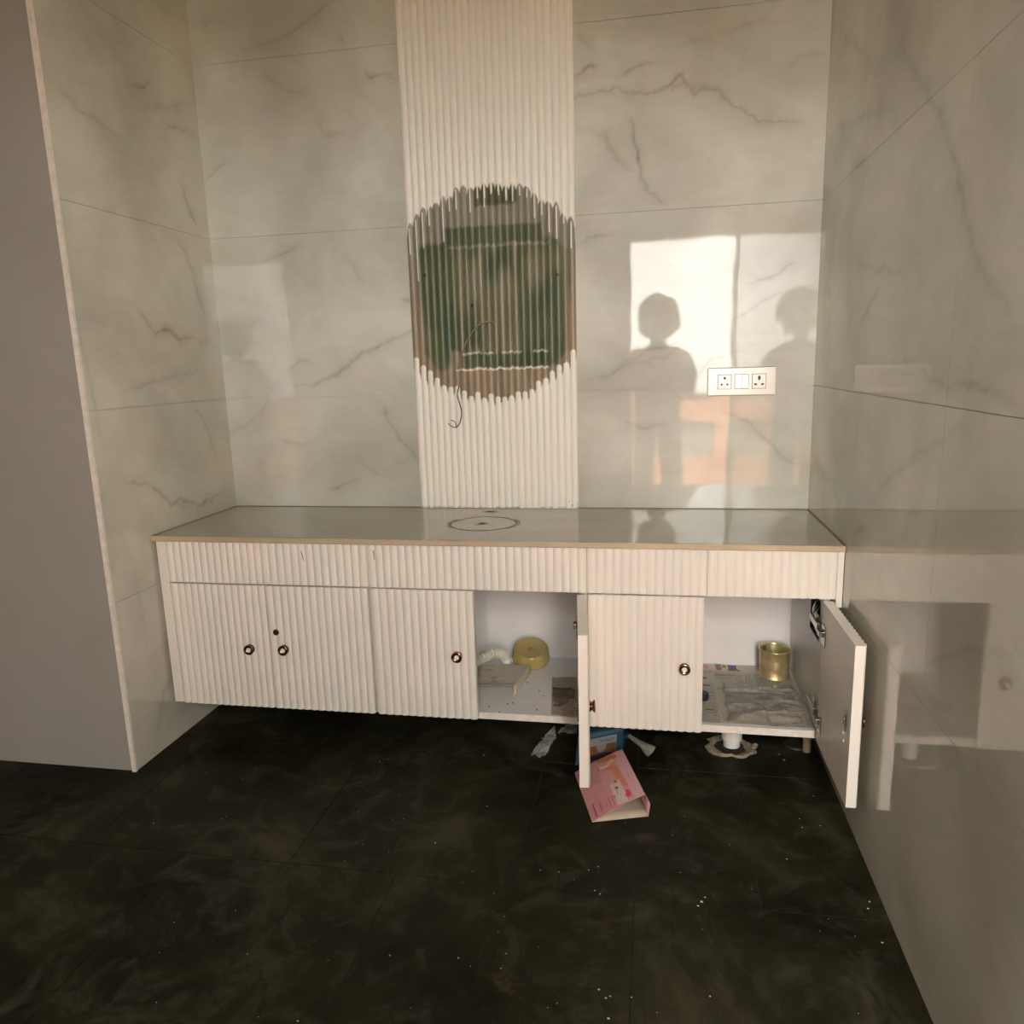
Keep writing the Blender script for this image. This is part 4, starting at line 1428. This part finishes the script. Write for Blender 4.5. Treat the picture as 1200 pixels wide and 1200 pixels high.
def pinkprint(U, V):
    # U across (left crease -> right top edge), V from the open end (0) to the far end (1)
    b_ = rgb(U, (0.56, 0.275, 0.285)) * (1 + 0.04 * vnoise(U * 9, V * 9, 81))[..., None]
    # right stripe, paler
    b_ = lay(b_, R_(U, V, 0.80, 1.0, 0, 1), (0.60, 0.345, 0.36))
    b_ = lay(b_, 0.6 * R_(U, V, 0.845, 0.905, 0.36, 0.52) * (np.mod(V * 46, 1) < 0.5), (0.30, 0.15, 0.17))
    # crossed legs
    leg1 = seg_dist(U, V * 1.55, [(0.52, 1.50), (0.62, 1.44), (0.78, 1.42)])[0] < 0.07
    leg2, t2 = seg_dist(U, V * 1.55, [(0.60, 1.18), (0.70, 1.10), (0.72, 0.78), (0.78, 0.45)])
    leg2 = leg2 < 0.075 - 0.025 * t2
    leg3, t3 = seg_dist(U, V * 1.55, [(0.44, 1.26), (0.58, 1.22), (0.72, 1.34)])
    b_ = lay(b_, leg1, (0.50, 0.17, 0.07))
    b_ = lay(b_, leg2 & (U < 0.80), (0.52, 0.21, 0.11))
    b_ = lay(b_, (leg3 < 0.05 - 0.012 * t3) & (U < 0.80), (0.66, 0.46, 0.33))
    b_ = lay(b_, (leg3 > 0.042) & (leg3 < 0.06) & (U < 0.62) & (V * 1.55 < 1.24), (0.24, 0.08, 0.04))
    b_ = lay(b_, np.hypot(U - 0.42, V * 1.55 - 1.27) < 0.025, (0.25, 0.05, 0.05))
    # text columns (lines run along the length)
    tl = (np.mod(U * 22, 1) < 0.42) & (vnoise(np.floor(U * 22) * 3.3, V * 70, 82) > -0.4)
    b_ = lay(b_, tl * 0.75 * R_(U, V, 0.10, 0.42, 0.56, 0.77), (0.34, 0.11, 0.14))
    b_ = lay(b_, tl * 0.45 * R_(U, V, 0.16, 0.46, 0.30, 0.47), (0.36, 0.15, 0.17))
    # lower panel: fold line, white label, darker pink
    b_ = lay(b_, 0.55 * R_(U, V, 0.05, 0.52, 0.02, 0.30), (0.60, 0.22, 0.26))
    b_ = lay(b_, 0.9 * ((U > 0.50) & (U < 0.69) & (V > 0.03) & (V < 0.46 - 0.2 * (0.69 - U))), (0.66, 0.55, 0.50))
    tw = (np.mod(U * 30, 1) < 0.4) & (vnoise(np.floor(U * 30) * 2.1, V * 60, 83) > -0.3)
    b_ = lay(b_, tw * 0.7 * R_(U, V, 0.50, 0.67, 0.05, 0.42), (0.32, 0.18, 0.17))
    b_ = lay(b_, R_(U, V, 0.57, 0.62, 0.30, 0.345), (0.12, 0.05, 0.05))
    b_ = lay(b_, np.hypot(U - 0.50, (V - 0.20) * 1.4) < 0.018, (0.25, 0.02, 0.05))
    b_ = lay(b_, np.hypot((U - 0.62), (V - 0.44) * 1.5) < 0.035, (0.42, 0.02, 0.06))
    b_ = lay(b_, np.hypot((U - 0.735) / 0.055, (V - 0.15) / 0.075) < 1, (0.58, 0.03, 0.16))
    b_ = lay(b_, np.hypot((U - 0.68) / 0.03, (V - 0.19) / 0.05) < 1, (0.74, 0.42, 0.44))
    script = (np.abs(U - 0.22 - 0.018 * np.sin(V * 140)) < 0.012) & (V > 0.07) & (V < 0.24)
    b_ = lay(b_, script * 0.85, (0.20, 0.05, 0.08))
    tl2 = (np.mod(U * 16, 1) < 0.35) & (vnoise(np.floor(U * 16) * 5.1, V * 60, 84) > -0.2)
    b_ = lay(b_, tl2 * 0.7 * R_(U, V, 0.28, 0.50, 0.05, 0.24), (0.32, 0.10, 0.13))
    b_ = lay(b_, R_(U, V, 0.095, 0.112, 0.03, 0.27), (0.12, 0.05, 0.05))
    return b_


sheet('printed_top', [FL, FT, BT, BL], 110, 150, pinkprint, 'print', lambda u, v: 0.004 * np.sin(u * math.pi), pk, 0.0012, True)
bulge = (FT + FR) / 2 + np.array([0.010, -0.002, 0.006])
sheet('side_wall', [FT, bulge, bulge + axis, BT], 4, 8, lambda u, v: rgb(u, (0.58, 0.33, 0.34)), 'print', None, pk, 0.0012)
sheet('side_wall', [bulge, FR, BR, bulge + axis], 4, 8, lambda u, v: rgb(u, (0.58, 0.33, 0.34)), 'print', None, pk, 0.0012)
sheet('bottom_wall', [FL + [0, 0, -.0018], FR + [0, 0, -.0018], BR + [0, 0, -.0018], BL + [0, 0, -.0018]][::-1], 4, 8, None, 'card', None, pk, 0.0012)
inner_off = np.array([0, 0, -0.0022])
sheet('inner_lining', [FL + [0.006, 0.0, 0.0], FR + [-0.004, 0, 0.001], BR + [-0.004, 0, 0.001], BL + [0.006, 0, 0]], 4, 8, None, 'card', None, pk, 0.0005)

# blue carton behind it, standing upright
bc = empty('blue_carton', (1.48, -0.44, 0.0), 'blue carton with a torn picture front lying under the middle cabinet', 'carton')
bL, bR = on(674, 897, 2, 0.0), on(729, 885, 2, 0.0)
depthv = np.array([0.02, 0.10, 0.0])
bh = 0.072


def blueprint(U, V):  # print colours darkened to carry the shade under the cabinet
    b_ = rgb(U, (0.015, 0.055, 0.095)) * (1 + 0.1 * vnoise(U * 8, V * 8, 91))[..., None]
    b_ = lay(b_, R_(U, V, 0.22, 0.86, 0.0, 0.80), (0.20, 0.22, 0.24))
    tx = (np.mod(V * 38, 1) < 0.5) & (vnoise(U * 60, np.floor(V * 38) * 2.3, 92) > -0.25)
    b_ = lay(b_, tx * 0.8 * R_(U, V, 0.50, 0.80, 0.60, 0.74), (0.06, 0.05, 0.06))
    sk = R_(U, V, 0.22, 0.84, 0.02, 0.54)
    b_ = lay(b_, sk, (0.13, 0.05, 0.02))
    b_ = lay(b_, sk * (np.hypot((U - .53) / .12, (V - .62) / .35) < 1), (0.20, 0.16, 0.15))
    b_ = lay(b_, sk * (np.hypot((U - .53) / .40, (V + 0.02) / .26) < 1), (0.012, 0.013, 0.025))
    b_ = lay(b_, 0.7 * R_(U, V, 0, 1, 0.88, 1.0), (0.08, 0.15, 0.20))
    return b_


up = np.array([0, 0, bh])
lean = np.array([0.004, 0.055, 0])
sheet('printed_front', [bL, bR, bR + up + lean, bL + up + lean], 80, 60, blueprint, 'print', None, bc, 0.001)
sheet('top_flap', [bL + up + lean, bR + up + lean, bR + up + lean + depthv * 0.6, bL + up + lean + depthv * 0.6], 6, 4, lambda u, v: rgb(u, (0.045, 0.09, 0.12)), 'print', None, bc, 0.001)
sheet('side_wall', [bR, bR + depthv + [0, .03, 0], bR + up + lean + depthv * 0.6, bR + up + lean], 6, 6, lambda u, v: rgb(u, (0.010, 0.042, 0.08)), 'print', None, bc, 0.001)
sheet('side_wall', [bL + depthv + [0, .03, 0], bL, bL + up + lean, bL + up + lean + depthv * 0.6], 6, 6, lambda u, v: rgb(u, (0.010, 0.042, 0.08)), 'print', None, bc, 0.001)


def scrap(px, label, seed, lift=0.010):
    z0 = 0.0035
    c = [on(u, v, 2, z0) for u, v in px]

    def zf(u, v):
        return lift * (0.5 + 0.5 * vnoise(u * 3.3, v * 4.1, seed)) + 0.3 * lift * vnoise(u * 9, v * 11, seed + 1) * 0.5
    o = sheet('paper_scrap', c, 22, 26, None, 'tissue', lambda u, v: np.clip(zf(u, v), 0.0, 1), None, 0.0006, False)
    tag(o, label, 'paper scrap', 'torn paper scraps around the cartons')


scrap([(622, 888), (638, 889), (652, 866), (634, 868)], 'crumpled grey paper strip under the cabinet, away from the cartons', 101, 0.014)
scrap([(634, 869), (652, 866), (650, 853), (646, 856)], 'small twisted grey paper tip beside the crumpled strip', 104, 0.012)
scrap([(653, 861), (676, 861), (676, 849), (663, 851)], 'torn grey paper piece half behind the open door, next to the blue carton', 108, 0.012)
scrap([(759, 887), (769, 878), (728, 856), (724, 854)], 'long pointed grey paper shred reaching out from the blue carton', 112, 0.010)

# pale crumbs and dust flecks on the floor
bm = bmesh.new()
rnd = random.Random(31)
fleck = [(510, 988, 3), (425, 990, 1), (571, 945, 2), (633, 1020, 2), (655, 1022, 2), (697, 1044, 2), (703, 1048, 2), (822, 1057, 5), (826, 1052, 3), (818, 1062, 3), (537, 1123, 2), (457, 1120, 2), (593, 1118, 1), (702, 1160, 3), (710, 1170, 3), (715, 1168, 2), (740, 1169, 2), (713, 1194, 3), (832, 1168, 2), (349, 1197, 2), (183, 1175, 1), (953, 933, 2), (961, 968, 2), (922, 1007, 2), (937, 960, 2), (913, 884, 3), (919, 891, 4), (1019, 1057, 3), (1034, 1105, 3), (567, 885, 3), (300, 903, 1), (180, 965, 2), (690, 1020, 2), (701, 1016, 2), (455, 890, 2), (445, 893, 2), (1017, 1065, 3), (940, 970, 2)]
fleck += [(rnd.uniform(160, 1040), rnd.uniform(900, 1195), rnd.choice((0.6, 0.8, 1))) for k in range(40)]
for u, v, s in fleck:
    p = on(u, v, 2, 0.0)
    if p[0] > W - 0.02:
        continue
    n0 = len(bm.verts)
    r = bmesh.ops.create_icosphere(bm, subdivisions=1, radius=0.0006 * s + 0.0005)
    for vv in r['verts']:
        vv.co = Vector((vv.co.x * rnd.uniform(0.8, 1.7) + p[0], vv.co.y * rnd.uniform(0.8, 1.4) + p[1], vv.co.z * 0.4 + 0.001))
tag(from_bm('floor_crumbs', bm, 'crumb'), 'pale crumbs and plaster flecks scattered over the dark floor', 'debris', kind='stuff')

# ------------------------------------------------------------------ the photographer, seen mirrored in the tiles
PXC, PYC = 1.70, -3.06
person = empty('person', (PXC, PYC, 0), 'person with curly hair in dark clothes holding up a phone in the doorway', 'person')


def skin_obj(name, verts, edges, radii, mat, root=0, sub=2):
    me = bpy.data.meshes.new(name)
    me.from_pydata([(PXC + v[0], PYC + v[1], v[2]) for v in verts], edges, [])
    o = link(name, me, mat, person)
    sk = o.modifiers.new('skin', 'SKIN')
    for i, r in enumerate(radii):
        sv = me.skin_vertices[0].data[i]
        sv.radius = r if isinstance(r, tuple) else (r, r)
        sv.use_root = (i == root)
    sk.use_smooth_shade = True
    ss = o.modifiers.new('sub', 'SUBSURF')
    ss.levels = sub
    ss.render_levels = sub
    return o


PHX = CAM[0] - PXC            # phone position relative to the person
PHY = (CAM[1] - 0.035) - PYC
V_, E_, R2 = [], [], []


def jv(p, r, frm=None):
    V_.append(p)
    R2.append(r)
    if frm is not None:
        E_.append((frm, len(V_) - 1))
    return len(V_) - 1


pel = jv((0, 0, 0.90), (0.13, 0.10))
wa = jv((0, 0.005, 1.02), (0.120, 0.085), pel)
ch = jv((0, 0.0, 1.17), (0.145, 0.095), wa)
nb_ = jv((0, -0.005, 1.305), (0.075, 0.06), ch)
nk = jv((0, 0.01, 1.385), (0.05, 0.05), nb_)
jaw = jv((0, 0.035, 1.470), (0.064, 0.075), nk)
hd = jv((0, 0.025, 1.55), (0.078, 0.092), jaw)
tp = jv((0, 0.015, 1.62), (0.055, 0.065), hd)
for s in (-1, 1):
    sh = jv((s * 0.185, -0.005, 1.275), (0.055, 0.055), nb_)
    el = jv((s * 0.250, 0.055, 1.040), (0.041, 0.041), sh)
    wxp = PHX + s * 0.062
    wt = jv((wxp + s * 0.02, PHY - 0.055, 1.150), (0.026, 0.022), el)
    pm = jv((wxp - s * 0.006, PHY - 0.022, 1.205), (0.034, 0.016), wt)
    for i, (dz, ln) in enumerate(((0.040, 0.9), (0.022, 1.0), (0.004, 0.97), (-0.014, 0.8))):
        k1 = jv((wxp + s * 0.004, PHY - 0.018, 1.212 + dz), (0.0085, 0.0085), pm)
        k2 = jv((wxp - s * 0.004, PHY + 0.012, 1.216 + dz), (0.008, 0.008), k1)
        jv((wxp - s * (0.004 + 0.030 * ln), PHY + 0.018, 1.219 + dz), (0.007, 0.007), k2)
    t1 = jv((wxp - s * 0.012, PHY - 0.030, 1.222), (0.010, 0.010), pm)
    jv((wxp - s * 0.034, PHY - 0.026, 1.246), (0.008, 0.008), t1)
    hp = jv((s * 0.09, 0, 0.84), (0.088, 0.088), pel)
    kn = jv((s * 0.10, 0.015, 0.48), (0.058, 0.060), hp)
    cf = jv((s * 0.103, -0.012, 0.33), (0.052, 0.055), kn)
    ak = jv((s * 0.105, -0.015, 0.085), (0.036, 0.038), cf)
    toe = jv((s * 0.115, 0.13, 0.034), (0.040, 0.026), ak)
skin_obj('body', V_, E_, R2, 'skin')
# shirt: torso and sleeves to the elbow; trousers
sv = [(0, 0, 0.80), (0, 0.004, 1.0), (0, 0, 1.17), (0, -0.005, 1.30), (-0.185, -0.005, 1.275), (-0.238, 0.035, 1.09), (0.185, -0.005, 1.275), (0.238, 0.035, 1.09)]
skin_obj('shirt', sv, [(0, 1), (1, 2), (2, 3), (3, 4), (4, 5), (3, 6), (6, 7)], [(0.195, 0.135), (0.190, 0.125), (0.195, 0.122), (0.105, 0.085), (0.082, 0.078), (0.075, 0.072), (0.082, 0.078), (0.075, 0.072)], 'shirt')
tv = [(0, 0, 0.90)]
te, tr_ = [], [(0.155, 0.118)]
for s in (-1, 1):
    n = len(tv)
    tv += [(s * 0.095, 0, 0.80), (s * 0.105, 0.012, 0.48), (s * 0.108, -0.012, 0.12)]
    te += [(0, n), (n, n + 1), (n + 1, n + 2)]
    tr_ += [(0.108, 0.108), (0.085, 0.088), (0.072, 0.075)]
skin_obj('trousers', tv, te, tr_, 'denim')
# hair: bushy curls
bm = bmesh.new()
bmesh.ops.create_icosphere(bm, subdivisions=4, radius=1.0)
for v in bm.verts:
    n = v.co.normalized()
    x_, y_, z_ = n
    k = 1 + 0.09 * float(vnoise(np.array([x_ * 6 + 3]), np.array([z_ * 6 + y_ * 4]), 7)[0]) + 0.06 * float(vnoise(np.array([x_ * 15]), np.array([z_ * 15 + y_ * 11]), 8)[0])
    face = max(0.0, y_ - 0.25) * (1 if z_ < 0.45 else 0.2)
    v.co = Vector((PXC + 0.160 * k * x_, PYC + 0.0 + 0.125 * k * y_ * (1 - 0.75 * face) - 0.015, 1.578 + 0.160 * k * z_))
from_bm('hair', bm, 'hair', person, True)
# face
for s in (-1, 1):
    bm = bmesh.new()
    bmesh.ops.create_uvsphere(bm, u_segments=12, v_segments=8, radius=0.011)
    bmesh.ops.translate(bm, vec=(PXC + s * 0.030, PYC + 0.106, 1.545), verts=bm.verts)
    from_bm('eye', bm, 'white_plastic', person, True)
bm = bmesh.new()
add_tube(bm, [(PXC, PYC + 0.108, 1.550), (PXC, PYC + 0.118, 1.525), (PXC, PYC + 0.128, 1.506), (PXC, PYC + 0.108, 1.498)], [0.007, 0.009, 0.013, 0.008], 12)
from_bm('nose', bm, 'skin', person, True)
bm = bmesh.new()
add_tube(bm, [(PXC - 0.024, PYC + 0.098, 1.470), (PXC, PYC + 0.110, 1.471), (PXC + 0.024, PYC + 0.098, 1.470)], [0.003, 0.006, 0.003], 10)
from_bm('mouth', bm, plain('lips', (0.30, 0.11, 0.09), 0.5), person, True)
for s in (-1, 1):
    box('shoe', PXC + s * 0.112 - 0.045, PXC + s * 0.112 + 0.045, PYC - 0.07, PYC + 0.175, 0.001, 0.05, 'shoe', person, 0.018)
ph = empty('phone', (CAM[0], CAM[1] - 0.03, 1.14), 'black mobile phone held upright in the hands of the person', 'phone')
box('phone_body', CAM[0] - 0.036, CAM[0] + 0.036, CAM[1] - 0.038, CAM[1] - 0.030, 1.150, 1.297, 'dark', ph, 0.003)
box('lens_bump', CAM[0] - 0.016, CAM[0] + 0.016, CAM[1] - 0.0301, CAM[1] - 0.0275, 1.258, 1.292, 'darkblue', ph, 0.001)

print('objects', len(bpy.data.objects), 'verts', sum(len(m_.vertices) for m_ in bpy.data.meshes))
